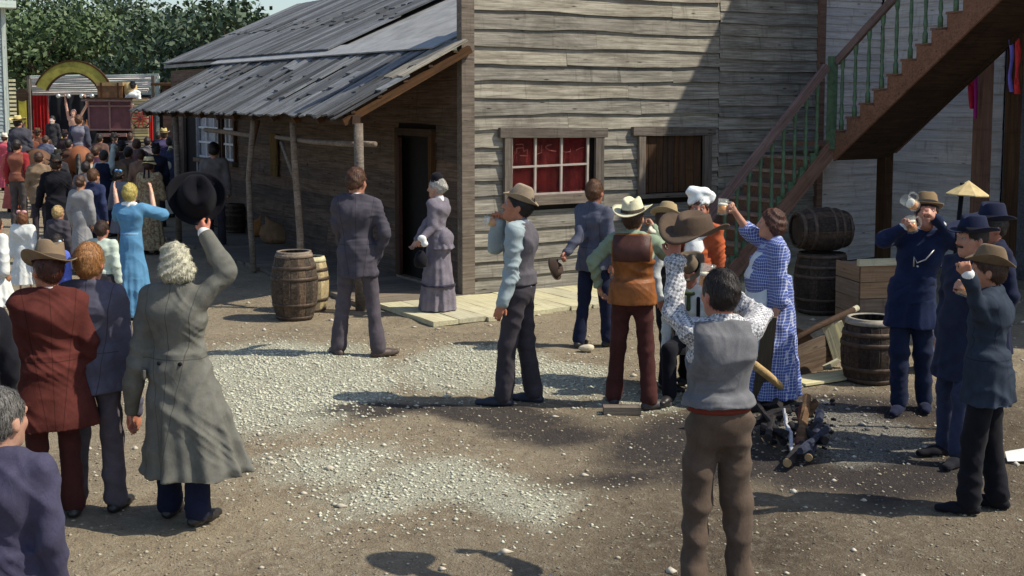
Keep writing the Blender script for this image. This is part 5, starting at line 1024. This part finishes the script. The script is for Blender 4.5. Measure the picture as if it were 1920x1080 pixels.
# --- camp fire
cf = thing('campfire', 'burnt out campfire of charred logs on grey ash', 'campfire', tuple(G(1495, 820)))
c0 = np.array(G(1495, 820)); LG = lambda *q: tuple(np.array(q)-c0)
CHAR = plain('charred_wood', (.02, .017, .018), .75, .5, 18., 1.); ASHW = plain('ash_white_wood', (.42, .42, .46), .9, .35, 25., .8); BARK = wood('log_bark', (.05, .028, .015), (.13, .075, .04), (.24, .15, .09), g=12); CUT = plain('cut_log_end', (.45, .30, .15), .8, .25, 30.)
def log(pts, r, m, end=None):
    pts = [Vector(tuple(np.array(p)-c0)) for p in pts]; o = MB().tube([pts[0].lerp(pts[-1], t)+Vector((random.uniform(-.01, .01),)*3) for t in (0, .25, .5, .75)]+[pts[-1]], [r*random.uniform(.75, 1.15) for _ in range(4)]+[r], 7, .3).build('log', m, cf, False)
    if end: d = (pts[-1]-pts[0]).normalized()*.006; MB().tube([pts[-1]-d*.2, pts[-1]+d], [r*.93, r*.9], 10).build('cut_end', end, o)
g0 = lambda x, y, z=.04: G(x, y, z)
BCH = plain('blue_char', (.03, .035, .06), .5, .5, 18., 1.); YF = G(1500, 812)[1]
log([g0(1499, 836), AT(1513, 746, YF)], .034, BARK, CUT); log([g0(1530, 800), g0(1476, 868)], .033, CHAR, CUT); log([AT(1474, 776, YF), g0(1488, 856)], .014, ASHW); log([g0(1486, 850), AT(1470, 768, YF+.1)], .012, ASHW)
log([g0(1480, 800, .1), g0(1548, 828, .08)], .036, CHAR); log([g0(1538, 772), g0(1516, 858)], .03, BCH, CUT); log([g0(1412, 790), g0(1482, 768, .12)], .034, CHAR); log([g0(1428, 802), g0(1474, 812, .12)], .03, CHAR); log([g0(1408, 768), g0(1464, 758, .16)], .028, CHAR); log([g0(1503, 795, .1), AT(1530, 752, YF)], .024, BARK); log([g0(1552, 802, .1), g0(1500, 846, .13)], .027, BCH); log([g0(1494, 838), AT(1503, 765, YF+.05)], .022, plain('red_brown_ember_wood', (.16, .05, .03), .8, .4, 20.)); log([g0(1455, 748, .03), g0(1440, 822, .1)], .026, CHAR); log([g0(1515, 842), AT(1496, 770, YF+.08)], .02, CHAR); log([g0(1420, 760, .1), g0(1470, 830, .05)], .024, CHAR)
mbs = MB()
for i in range(130):
    x, y = random.gauss(1478, 38), random.gauss(800, 26); p = Vector(tuple(G(x, y)-c0)); r = random.uniform(.006, .03); mbs.box((p.x, p.y, r*.3), (r*1.6, r, r*.8), Matrix.Rotation(random.uniform(0, 3), 3, 'Z') @ Matrix.Rotation(random.uniform(-.5, .5), 3, 'X'))
mbs.build('charcoal', CHAR, cf)['kind'] = 'stuff'
# --- sacks, stones and scraps
def sack(label, base, size, mat, rz=0., flop=0.):
    f = Field(.014); a, b2, h = size; f.u(ell((0, 0, h*.42), (a, b2, h*.45)), .05).u(ell((a*.2, 0, h*.2), (a*1.05, b2*1.1, h*.3)), .08).u(cone((-a*.3, 0, h*.8), (-a*.55+flop, 0, h*1.05), .06, .03), .06); f.cut(lambda x, y, z: -z+0*x*y)
    o = fobj('sack', f, mat, None, .012, .8, 5); o.location = base; o.rotation_euler = (0, 0, rz); tag(o, label, 'sack'); return o
BURL = cloth((.22, .13, .07)); q = G(516, 452, .06); sack('large brown sack slumped against the porch wall', (q[0], q[1], .03), (.27, .2, .42), BURL, .4); q = G(487, 440, .06); sack('smaller ochre sack behind the slumped brown sack', (q[0], q[1], .03), (.2, .16, .36), cloth((.24, .11, .035)), 2.2)
q = G(1752, 690); sack('grey blue sack standing behind the man with two mugs', (q[0], q[1], -.03), (.2, .16, .5), cloth((.1, .1, .13)))
def rock(label, px, py, r, mat, nm='rock', cat='stone'):
    f = Field(r*.16); f.u(ell((0, 0, r*.4), (r, r*.8, r*.55)), .0).u(ell((r*.4, .2*r, r*.3), (r*.6, r*.6, r*.4)), r*.3); f.cut(lambda x, y, z: -z+.0*x*y); o = fobj(nm, f, mat, None, r*.12, .5/r**.5, 3); o.location = tuple(G(px, py)-np.array([0, 0, .02])); tag(o, label, cat)
ROCK = plain('pale_rock', (.55, .5, .38), .9, .3, 18.); rock('large pale stone on the dirt behind the man in cream hat', 1099, 655, .075, ROCK); rock('pale stone left of the boots of the man in suit', 696, 574, .07, ROCK)
bk = thing('paving_slab', 'flat brown slab on the ground between the boots of the cream hat man', 'slab', tuple(G(1166, 768))); MB().box((0, 0, .0), (.30, .12, .06)).build('slab', FRAMEWOOD, bk)
pp_ = MB(); c = G(1908, 858); pp_.add([(c[0]-.09, c[1]-.05, -.01), (c[0]+.1, c[1]-.07, .0), (c[0]+.13, c[1]+.09, .05), (c[0]-.05, c[1]+.1, .015), (c[0]-.09, c[1]-.05, -.015), (c[0]+.1, c[1]-.07, -.005), (c[0]+.13, c[1]+.09, .045), (c[0]-.05, c[1]+.1, .01)], [(0, 1, 2), (0, 2, 3), (6, 5, 4), (7, 6, 4), (0, 4, 5, 1), (1, 5, 6, 2), (2, 6, 7, 3), (3, 7, 4, 0)]); tag(pp_.build('paper_scrap', SHIRTW, None), 'crumpled white paper on the ground at the right edge', 'paper')
# --- parasol
pc = AT(1814, 364, 9.4); pa = thing('parasol', 'small tan paper parasol on a dark pole behind the blue hats', 'parasol', tuple(pc)); pa.rotation_euler = (0, radians(3), 0)
n = 8; R_, Hh = .165, .105; PAPER = plain('tan_parasol_paper', (.52, .4, .2), .8, .25, 14.); vs = [(0, 0, Hh)]; fs = []
for k in range(n): a = 2*pi*k/n; vs.append((R_*cos(a), R_*sin(a), 0))
vs.append((0, 0, Hh-.012)); vs += [(R_*cos(2*pi*k/n), R_*sin(2*pi*k/n), -.008) for k in range(n)]
for k in range(n): k2 = (k+1) % n; fs += [(0, 1+k, 1+k2), (n+1, n+2+k2, n+2+k), (1+k, n+2+k, n+2+k2, 1+k2)]
mk('canopy', vs, fs, PAPER, pa)
for k in range(n): a = 2*pi*k/n; beam('rib', (0, 0, Hh-.025), (R_*.97*cos(a), R_*.97*sin(a), -.012), .006, .006, DARKWOOD, pa)
MB().tube([(-.045, 0, Hh-.02), (-.05, 0, -.5), (-.06, 0, -2.2)], [.018, .02, .024], 8).build('pole', BLK, pa, True)
# ================================================================== the far end of the street
YS = 44.
def fz(py, Y=YS): return AT(960, py, Y)[2]
def fx(px, Y=YS): return AT(px, 300, Y)[0]
booth = thing('show_booth', 'showman\'s booth with white boarded awning, red curtain and dark backdrop', 'booth', (0, YS, -.03))
for k in range(9):
    t0 = k/9; xr = 302-25*t0; za, zb = fz(139+36*t0)+.03, fz(139+36*(k+1)/9)+.03; beam('awning_board', (fx(62, YS+.6-1.5*t0), .6-1.5*t0, za-.1), (fx(xr, YS+.6-1.5*t0), .6-1.5*t0, za-.02+.0), zb and (za-zb)*1.25, .03, WHITEW if k % 3 else MINTW, booth, wob=.012, up=(0, -.35, 1), segs=5)
REDC = plain('red_curtain_cloth', (.42, .012, .012), .8, .3, 4.)
def drape(name, x0, x1, z0, z1, mat, par, y=.0, n=26, amp=.05, fr_=5.):
    vs = []; fs = []
    for i in range(n+1):
        x = x0+(x1-x0)*i/n; yy = y+amp*sin(i*fr_*2*pi/n)+random.uniform(-.01, .01)
        vs += [(x, yy, z0), (x, yy, z1)]
    m_ = 2*(n+1); vs += [(a, b2+.03, c) for a, b2, c in vs]
    for i in range(n): fs += [(2*i, 2*i+2, 2*i+3, 2*i+1), (m_+2*i, m_+2*i+1, m_+2*i+3, m_+2*i+2)]
    return mk(name, vs, fs, mat, par, True)
drape('curtain', fx(62, YS-1.2), fx(94, YS-1.2), .45, fz(177, YS-1.2), REDC, booth, -1.2); drape('backdrop', fx(93), fx(285), .45, fz(176), plain('dark_backdrop', (.018, .02, .026), .9, .3, 3.), booth, .1, 40, .03, 9.)
MB().span((fx(58), -1.6, 0), (fx(290), .9, .45)).build('platform', DARKWOOD, booth); MB().span((fx(60), .7, 0), (fx(292), .8, fz(140))).build('back_wall', MINTW, booth)
for x in (59, 291): beam('booth_post', (fx(x, YS-.9), -.9, 0), (fx(x, YS-.9), -.9, fz(141)), .1, .1, FRAMEWOOD, booth, up=(1, 0, 0))
arch = thing('arch_sign', 'yellow painted arch sign rising over the booth', 'sign', (0, YS-1.3, -.03)); YA = YS-1.3
def arc(r0, r1, a0, a1, n, name, mat, y0, y1):
    vs = []; fs = []
    for i in range(n+1):
        a = radians(a0+(a1-a0)*i/n)
        for r in (r0, r1):
            p = AT(137+r*cos(a), 188-r*sin(a), YA)
            vs += [(p[0], y0, p[2]), (p[0], y1, p[2])]
    for i in range(n): b2 = 4*i; fs += [(b2, b2+2, b2+6, b2+4), (b2+1, b2+5, b2+7, b2+3), (b2, b2+4, b2+5, b2+1), (b2+2, b2+3, b2+7, b2+6)]
    fs += [(0, 1, 3, 2), (4*n, 4*n+2, 4*n+3, 4*n+1)]; return mk(name, vs, fs, mat, arch)
arc(54, 74, 22, 158, 28, 'arch_board', plain('mustard_paint', (.33, .29, .06), .7, .4, 3.), -.03, .03); arc(74, 77, 23, 157, 28, 'arch_trim', DARKWOOD, -.05, .05); arc(51, 54, 23, 157, 28, 'arch_trim', DARKWOOD, -.05, .05)
for x in (60, 200): beam('arch_post', (fx(x, YA), .12, 0), (fx(x, YA), .12, AT(x, 145, YA)[2]), .07, .07, FRAMEWOOD, arch, up=(1, 0, 0))
ban = thing('banner_post', 'upright mustard yellow banner board with dark rounded cap', 'sign', (AT(47, 300, 38)[0], 38., -.03)); s38 = 2330/38.
MB().span((-.17, -.03, .5), (.17, .02, AT(47, 176, 38)[2])).build('dark_frame', DARKWOOD, ban); MB().span((-.115, -.05, .9), (.115, -.035, AT(47, 178, 38)[2])).build('yellow_panel', plain('mustard_panel', (.45, .37, .05), .7, .25, 4.), ban)
zc = AT(47, 176, 38)[2]; MB().tube([(0, -.06, zc), (0, .05, zc)], [.2, .2], 20).build('cap', DARKWOOD, ban); beam('post', (-.2, 0, 0), (-.2, 0, zc+.1), .07, .07, FRAMEWOOD, ban, up=(1, 0, 0)); beam('post', (.2, 0, 0), (.2, 0, AT(47, 146, 38)[2]), .07, .07, FRAMEWOOD, ban, up=(1, 0, 0))
# pale clapboard house at the left edge
lw = thing('pale_house', 'pale blue clapboard house cut by the left edge', 'house', (AT(20, 300, 36)[0], 36., -.03), radians(22.5))
MB().span((-6, .03, 0), (0, 5, 5.2)).build('wall_core', BLUEW, lw); z = .0
while z < 5.1: clap(lw, BLUEW, 0, (-3.2, 0, 0), 3.08, z, z+.105, ob=.03, wob=.002); z += .105
beam('corner_board', (-.05, -.03, 0), (-.05, -.03, 5.2), .12, .05, MINTW, lw, up=(1, 0, 0)); z = 1.2
for k in range(14): beam('slat', (.03, .6, 1.5+k*.12), (.22, .6, 1.5+k*.12), .07, .03, PLANK, lw)
beam('eave_board', (-6, -.2, 5.2), (.3, -.2, 5.2), .2, .5, MINTW, lw)
# reddish shed and dark gable behind the lean-to
sh_ = thing('brown_shed', 'reddish brown boarded shed beyond the porch roof', 'shed', (AT(308, 300, 41)[0], 41., -.03), .1)
MB().span((0, .03, 0), (5.5, 2, 2.95)).build('wall_core', DARKWOOD, sh_); z = 0
RB = wood('red_brown_siding', (.06, .035, .028), (.13, .08, .065), (.19, .125, .1))
while z < 3.0: clap(sh_, RB, 0, (0, 0, 0), 5.5, z, z+.2); z += .2
mk('roof', [(-.3, -.4, 2.95), (5.8, -.4, 2.95), (5.8, 2, 3.0), (-.3, 2, 3.0), (-.3, -.4, 3.03), (5.8, -.4, 3.03), (5.8, 2, 3.08), (-.3, 2, 3.08)], [(3, 2, 1, 0), (4, 5, 6, 7), (0, 1, 5, 4), (1, 2, 6, 5), (2, 3, 7, 6), (3, 0, 4, 7)], DARKWOOD, sh_)
mk('side_gable', [(-.3, 1, 0), (-.02, 1, 0), (-.02, 1, 3.2), (-.1, 1, 3.1), (-.3, 1, 2.6), (-.3, 1.1, 0), (-.02, 1.1, 0), (-.02, 1.1, 3.2), (-.1, 1.1, 3.1), (-.3, 1.1, 2.6)], [(0, 1, 2, 3, 4), (9, 8, 7, 6, 5), (0, 5, 6, 1), (1, 6, 7, 2), (2, 7, 8, 3), (3, 8, 9, 4), (4, 9, 5, 0)], BLACK, sh_)
# --- the wagon
YC = 37.; wx = AT(209, 300, YC)[0]; wg = thing('show_wagon', 'maroon panelled show wagon piled with luggage', 'wagon', (wx, YC, -.03)); zz = lambda py: AT(200, py, YC)[2]+.03; xx = lambda px: AT(px, 300, YC)[0]-wx
MAR = plain('faded_maroon_panel', (.15, .06, .07), .6, .25, 5.); TRM = plain('dusty_pink_trim', (.27, .155, .14), .7, .2, 9.)
MB().span((xx(170), .0, zz(244)), (xx(250), 1.3, zz(188))).build('body', MAR, wg)
for a in (170, 209, 249): beam('upright_trim', (xx(a), -.02, zz(246)), (xx(a), -.02, zz(186)), .05, .04, TRM, wg, up=(1, 0, 0))
for y in (187, 199, 243): beam('rail_trim', (xx(168), -.025, zz(y)), (xx(251), -.025, zz(y)), .05, .05, TRM, wg)
MB().span((xx(166), -.15, zz(186)), (xx(256), 1.4, zz(183))).build('roof_deck', DARKWOOD, wg); beam('roof_rail', (xx(160), -.18, zz(188)), (xx(290), -.3, zz(190)), .05, .05, RAILW, wg)
beam('axle_bed', (xx(185), -.05, zz(253)), (xx(240), -.05, zz(253)), .1, .1, TRM, wg); MB().span((xx(180), .2, .5), (xx(240), 1.1, zz(246))).build('under_frame', BLACK, wg)
def wheel(par, c, r, mat, ry=0., name='wheel', nsp=10, rimm=IRON):
    o = MB().lathe([(r*.9, -.025), (r, -.028), (r, .028), (r*.9, .025), (r*.9, -.025)], 28, False).build(name, rimm, par, True); o.location = c; o.rotation_euler = (pi/2, 0, ry)
    MB().tube([(0, 0, -.07), (0, 0, .07)], [r*.2, r*.18], 12).build('hub', rimm, o)
    for k in range(nsp): a = 2*pi*k/nsp; beam('spoke', (r*.15*cos(a), r*.15*sin(a), 0), (r*.92*cos(a), r*.92*sin(a), 0), .045, .035, mat, o)
    return o
for a, yy in ((184, -.1), (240, -.1), (184, 1.35), (240, 1.35)): wheel(wg, (xx(a), yy, .55), .55, TRM)
tr_ = thing('travel_trunk', 'large tan travelling trunk on the wagon roof', 'trunk', (AT(208, 300, YC)[0], YC+.4, AT(208, 184, YC+.0)[2])); TRK = plain('tan_trunk_hide', (.2, .10, .045), .6, .3, 8.)
MB().span((-.37, -.3, 0), (.37, .3, .36)).build('body', TRK, tr_); MB().span((-.39, -.32, .36), (.39, .32, .47)).build('lid', plain('pale_trunk_lid', (.36, .24, .11), .6, .25, 8.), tr_)
for x in (-.25, .25): beam('strap', (x, -.325, 0), (x, -.325, .46), .05, .015, DARKWOOD, tr_, up=(1, 0, 0))
bx_ = thing('wicker_hamper', 'pale wicker hamper beside the trunk on the wagon roof', 'hamper', (AT(243, 300, YC)[0], YC+.3, AT(243, 184, YC)[2])); MB().lathe([(.0, 0), (.17, .0), (.2, .2), (.19, .38), (.12, .46), (0, .48)], 16).build('basket', wood('wicker', (.3, .2, .08), (.5, .37, .17), (.6, .48, .26), g=40), bx_, True)
CRT = wood('pale_crate_slat', (.3, .24, .11), (.5, .43, .23), (.6, .54, .34)); xc = AT(276, 300, YC-.6)[0]
for k in range(6):
    c_ = thing('slatted_crate', ['lowest pale slatted crate under the red wheel', 'second pale slatted crate from the ground', 'third pale slatted crate in the stack by the wagon', 'fourth pale slatted crate behind the lower rim of the red wheel', 'fifth pale slatted crate behind the red wheel', 'topmost pale slatted crate above the red wheel'][k], 'crate', (xc+random.uniform(-.03, .03)-(.12 if k > 2 else 0), YC-.6, -.03+k*.425), random.uniform(-.08, .08), 'stacked slatted crates')
    MB().span((-.2, -.17, .01), (.2, .17, .40)).build('inside', TANB, c_)
    for q in range(5): beam('slat', (-.23, -.19, .04+q*.08), (.23, -.19, .04+q*.08), .06, .02, CRT, c_)
    for q in range(5): beam('slat', (-.215, -.17, .04+q*.08), (-.215, .18, .04+q*.08), .06, .02, CRT, c_)
wr_ = thing('spare_wheel', 'red spoked spare wheel hung against the pale crates', 'wheel', (AT(265, 300, YC-.95)[0], YC-.9, AT(265, 222, YC-.9)[2])); wheel(wr_, (0, 0, 0), .29, plain('red_wheel_paint', (.42, .05, .045), .6, .3, 9.), name='rim')
rc = thing('red_flag', 'red cloth hanging beside the spare wheel', 'cloth', (0, 0, 0)); drape('cloth', AT(281, 300, YC-.7)[0], AT(288, 300, YC-.7)[0], AT(285, 262, YC)[2], AT(285, 212, YC)[2], REDC, rc, YC-.7, 8, .02, 2.)
# --- horses and riders, the strong man and the driver
def horse(label, px, py_top, Y, face, col, mane=(.02, .015, .012)):
    x = AT(px, 300, Y)[0]; t = thing('horse', label, 'horse', (x, Y, -.03), radians(face)); f = Field(.022)
    f.u(ell((0, -.55, 1.12), (.30, .38, .34)), .1).u(ell((0, .05, 1.08), (.29, .6, .31)), .12).u(ell((0, .55, 1.12), (.26, .32, .36)), .1).u(cone((0, .68, 1.28), (0, 1.15, 1.78), .22, .13, (.75, 1, 1)), .1).u(cone((0, 1.12, 1.80), (0, 1.50, 1.48), .13, .075, (.8, 1, 1)), .06)
    for s_ in (-1, 1):
        f.u(cone((s_*.05, 1.08, 1.9), (s_*.07, 1.06, 2.03), .04, .015), .02)
        f.u(cone((s_*.17, .62, 1.0), (s_*.17, .66, .55), .12, .065), .06).u(cone((s_*.17, .66, .55), (s_*.17, .64, .14), .06, .042), .02).u(cone((s_*.17, .64, .14), (s_*.17, .69, .03), .05, .065), .02)
        f.u(cone((s_*.17, -.62, 1.05), (s_*.17, -.5, .78), .2, .12), .08).u(cone((s_*.17, -.5, .78), (s_*.17, -.78, .55), .12, .065), .04).u(cone((s_*.17, -.78, .55), (s_*.17, -.72, .14), .06, .042), .03).u(cone((s_*.17, -.72, .14), (s_*.17, -.67, .03), .05, .065), .02)
    b = NB('horse_coat'); n1 = b.noise(b.obj((1, 1, 1)), 3., 4); b.set(Base_Color=b.mix(b.ramp(n1, [(.35, 0), (.7, 1)]), tuple(c*.55 for c in col), col), Roughness=.75)
    fobj('body', f, b.m, t); m2 = hairm(mane); f = Field(.022); f.u(cone((0, -.9, 1.25), (0, -1.02, .95), .05, .07), .02).u(cone((0, -1.02, .95), (0, -1.0, .45), .075, .03), .03); fobj('tail', f, m2, t, .012)
    f = Field(.022); f.u(cone((0, .62, 1.55), (0, 1.06, 1.96), .09, .06, (.4, 1, 1)), .02); fobj('mane', f, m2, t, .01); f = Field(.022); f.u(ell((0, .05, 1.40), (.24, .28, .06)), .02).u(cone((-.28, .1, 1.2), (.28, .1, 1.2), .16, .16, (1, 1, 1)), .02); fobj('saddle', f, cloth((.05, .025, .014), 'leather'), t); return x
def rider(label, x, Y, face, h, top, bottom, hc, hatk=None, vestm=None, **k):
    P = person(label, (x, Y), face, h, .016, TAN, z0=.42, sit=[(-.12, 0, .95), (.12, 0, .95)], knees=[(-.34, .28, .72), (.34, .28, .72)], feet=[(-.36, .12, .3), (.36, .12, .3)], **k); trousers(P, bottom); shoes(P)
    if vestm: shirt(P, top, puff=.01); vest(P, vestm, hem=.95)
    else: jacket(P, top, hem=.9)
    hair(P, hc)
    if hatk: hat(P, **hatk)
x_ = horse('chestnut horse seen from behind under the grey vested rider', 153, 265, 29., 15, (.30, .10, .035)); rider('rider in grey vest seen from behind on the chestnut horse', x_, 28.9, -4, 1.72, cloth((.05, .055, .08)), cloth((.05, .06, .08)), HBR, vestm=cloth((.17, .17, .21)))
x_ = horse('brown horse at the left under the rider in straw hat', 62, 270, 27., 32, (.16, .07, .028)); rider('rider in straw hat and dark jacket on the brown horse', x_-.15, 26.9, 20, 1.7, cloth((.05, .05, .065)), cloth((.06, .06, .07)), HDK, dict(mat=FELT((.55, .45, .2)), band=BLK, brim=.2, curl=.05), head=(-30, 0, 0), lean=(-.12, 0))
Bs = (AT(141, 300, YS-2.)[0], YS-2.0); zb_ = .42
P = person('bare armed strong man on the stage raising dumbbells', Bs, 178, 1.75, .016, (.62, .38, .3), z0=zb_, bare=True, arms=(arm(Bs, (163, 196), (160, 182), (0, -.1)), arm(Bs, (124, 197), (122, 182), (0, -.1))), hands=('fist', 'fist'), width=1.1)
f = Field(.016); torso(f, P, .012); f.cut(lambda x, y, z: z-1.36+.9*x+0*y); f.cut(lambda x, y, z: .9-z+0*x*y); fobj('tunic', f, cloth((.22, .18, .3), 'cotton'), P.root); trousers(P, cloth((.12, .1, .2))); shoes(P)
for px_, sd_ in ((119, 'left'), (163, 'right')):
    d_ = thing('dumbbell', 'bright steel dumbbell in the strong man\'s hand %s of the rider\'s head' % ('left' if sd_ == 'left' else 'right'), 'dumbbell', tuple(AT(px_, 180, Bs[1]-.1))); ST = plain('bright_steel', (.6, .6, .6), .3, .1, 9., .05, .6)
    MB().tube([(-.13, 0, 0), (.13, 0, 0)], [.02, .02], 8).build('bar', ST, d_, True)
    for s_ in (-1, 1): MB().lathe([(0, -.08), (.055, -.057), (.08, 0), (.055, .057), (0, .08)], 14, False).build('ball', ST, d_, True, loc=(s_*.17, 0, 0))
kid('pale faced clown in black and white on the stage', 98, 218, 1.6, 175, cloth((.03, .03, .035)), BLK, HDK, step=.018, sk=(.7, .6, .55), z0=.42, hem=.8)
kid('wagon driver in black hat and white shirt above the crates', 253, 158, 1.6, 10, cloth((.7, .7, .7), 'cotton'), DKT, HDK, step=.018, hem=.98, z0=1.35, hatk=dict(mat=FELT((.01, .012, .02)), band=BLK, brim=.15, curl=.03, crown=(.09, .1, .12), pinch=0), Y=YC+.3) if False else None
P = person('wagon driver in black bowler and white shirt above the crates', (AT(253, 300, YC+.2)[0], YC+.2), 0, 1.62, .018, TAN, z0=AT(253, 152, YC)[2]-1.62-.02); trousers(P, DKT); shoes(P); shirt(P, SHIRTW, puff=.01); hair(P, HDK); hat(P, FELT((.01, .012, .02)), BLK, brim=.14, curl=.02, pinch=0)
for lb, x, y, h, fc, m_, hc, ht in [('man in rust jacket left of the yellow dress crowd', 58, 250, 1.6, 0, cloth((.14, .05, .03)), HB, None), ('woman in white blouse left of the yellow dress', 92, 262, 1.45, 0, cloth((.5, .5, .5), 'cotton'), HB, None), ('man in brown vest right of the chestnut horse', 186, 252, 1.65, 0, cloth((.10, .06, .05)), HDK, None), ('man in dark hat under the wagon', 214, 252, 1.62, 0, cloth((.035, .03, .04)), HDK, FELT((.03, .025, .02))), ('man in grey jacket right of the wagon', 244, 250, 1.62, 0, cloth((.09, .075, .08)), HB, None), ('man in black jacket by the red flag', 296, 248, 1.65, 0, cloth((.02, .02, .03)), HDK, None), ('man in dark coat far behind the red curtain', 76, 232, 1.65, 0, cloth((.05, .03, .03)), HDK, None)]:
    kid(lb, x, y, h, fc, m_, DKT, hc, step=.02, hem=.72, hatk=dict(mat=ht, band=BLK, brim=.16, curl=.03) if ht else None)
# --- trees
def tree(label, x, y, h, r, col, seed, nl=3200):
    r_ = np.random.default_rng(seed); t = thing('broadleaf_tree', label, 'tree', (x, y, -.05), 0, 'trees behind the street'); BK = bpy.data.materials.get('tree_bark') or wood('tree_bark', (.04, .03, .02), (.09, .07, .05), (.14, .11, .08), g=8)
    tp = Vector((r_.uniform(-.3, .3), r_.uniform(-.3, .3), h*.62)); mb = MB().tube([(0, 0, 0), (tp.x*.3, tp.y*.3, h*.25), tuple(tp)], [.22, .17, .07], 9)
    cs = []
    for k in range(9):
        a = r_.uniform(0, 6.28); rr = r*r_.uniform(.25, .8); c = np.array([rr*cos(a), rr*sin(a), h*r_.uniform(.45, .85)]); cs.append((c, r*r_.uniform(.35, .6))); s0 = Vector((tp.x*.5, tp.y*.5, h*.3)).lerp(tp, r_.uniform(.1, .9)); mb.tube([s0, s0.lerp(Vector(c), .5)+Vector((0, 0, .15)), tuple(c)], [.07, .05, .02], 6)
    mb.build('trunk', BK, t, True); cs.append((np.array([0, 0, h*.8]), r*.6)); n = nl; ci = r_.integers(0, len(cs), n); C_ = np.array([c[0] for c in cs])[ci]; R2 = np.array([c[1] for c in cs])[ci]
    d = r_.normal(size=(n, 3)); d /= np.linalg.norm(d, axis=1, keepdims=True); p = C_+d*(R2*r_.uniform(.55, 1.08, n))[:, None]*np.array([1, 1, .8]); a = r_.normal(size=(n, 3)); a /= np.linalg.norm(a, axis=1, keepdims=True); b2 = np.cross(a, d+r_.normal(size=(n, 3))*.6); b2 /= np.linalg.norm(b2, axis=1, keepdims=True)+1e-6; s_ = r_.uniform(.08, .2, n)[:, None]
    V4 = np.stack([p-a*s_, p-b2*s_*.55, p+a*s_, p+b2*s_*.55], 1).reshape(-1, 3); o = mk_np('crown', V4, np.arange(4*n).reshape(-1, 4), col, t, False); o['kind'] = 'stuff'
def leafm(name, a, c):
    b = NB(name); n = b.noise(b.n('TexCoord').outputs['Object'], .9, 4); q = b.noise(b.n('TexCoord').outputs['Object'], 9., 2); cc = b.mix(b.ramp(n, [(.35, 0), (.65, 1)]), a, c); b.set(Base_Color=b.mix(b.ramp(q, [(.4, 0), (.6, .6)]), cc, tuple(x*1.4 for x in c)), Roughness=.6, Transmission_Weight=.0); return b.m
L1, L2 = leafm('leaf_green', (.03, .06, .025), (.07, .11, .035)), leafm('leaf_dark', (.018, .04, .022), (.04, .07, .03))
tl = [('tall green tree behind the pale house at the left edge', 5, 58, 7.5, 2.6, L1), ('rounded green tree behind the left half of the booth', 75, 56, 6.5, 2.4, L1), ('green tree behind the arch sign', 150, 60, 7, 2.8, L1), ('green tree behind the right end of the booth', 235, 57, 6.6, 2.5, L1), ('dark tree left of the brown shed', 300, 52, 6.5, 2.4, L2), ('dark tree behind the brown shed roof', 370, 47, 6.3, 2.4, L2), ('dark tree close behind the lean-to roof', 440, 46, 6.4, 2.4, L2), ('tall far tree between booth and shed', 268, 70, 9, 3.4, L2), ('tall far tree beyond the arch sign', 110, 74, 9, 3.6, L1), ('tallest far tree over the booth', 190, 78, 10, 3.8, L2), ('far tree over the left house', 30, 72, 9, 3.4, L2), ('far tree behind the lean-to ridge', 400, 66, 8.5, 3.2, L1)]
for i, (lb, px_, Y_, h_, r_, m_) in enumerate(tl): tree(lb, AT(px_, 300, Y_)[0], Y_, h_, r_, m_, 50+i)
# a wooded hill closes the view
nx_, ny_ = 90, 20; xs_ = np.linspace(-160, 120, nx_); ys_ = np.linspace(95, 200, ny_); GX, GY = np.meshgrid(xs_, ys_, indexing='ij'); GZ = np.clip((GY-95)/70, 0, 1)**.8*(13+3*vnoise(GX, GY, .03, 9))+.8*vnoise(GX, GY, .25, 11)-.3
I_ = np.arange(nx_*ny_).reshape(nx_, ny_); o = mk_np('hill', np.stack([GX, GY, GZ], -1).reshape(-1, 3), np.stack([I_[:-1, :-1], I_[1:, :-1], I_[1:, 1:], I_[:-1, 1:]], -1).reshape(-1, 4), leafm('wooded_hill', (.03, .05, .025), (.08, .1, .045))); tag(o, kind='structure')
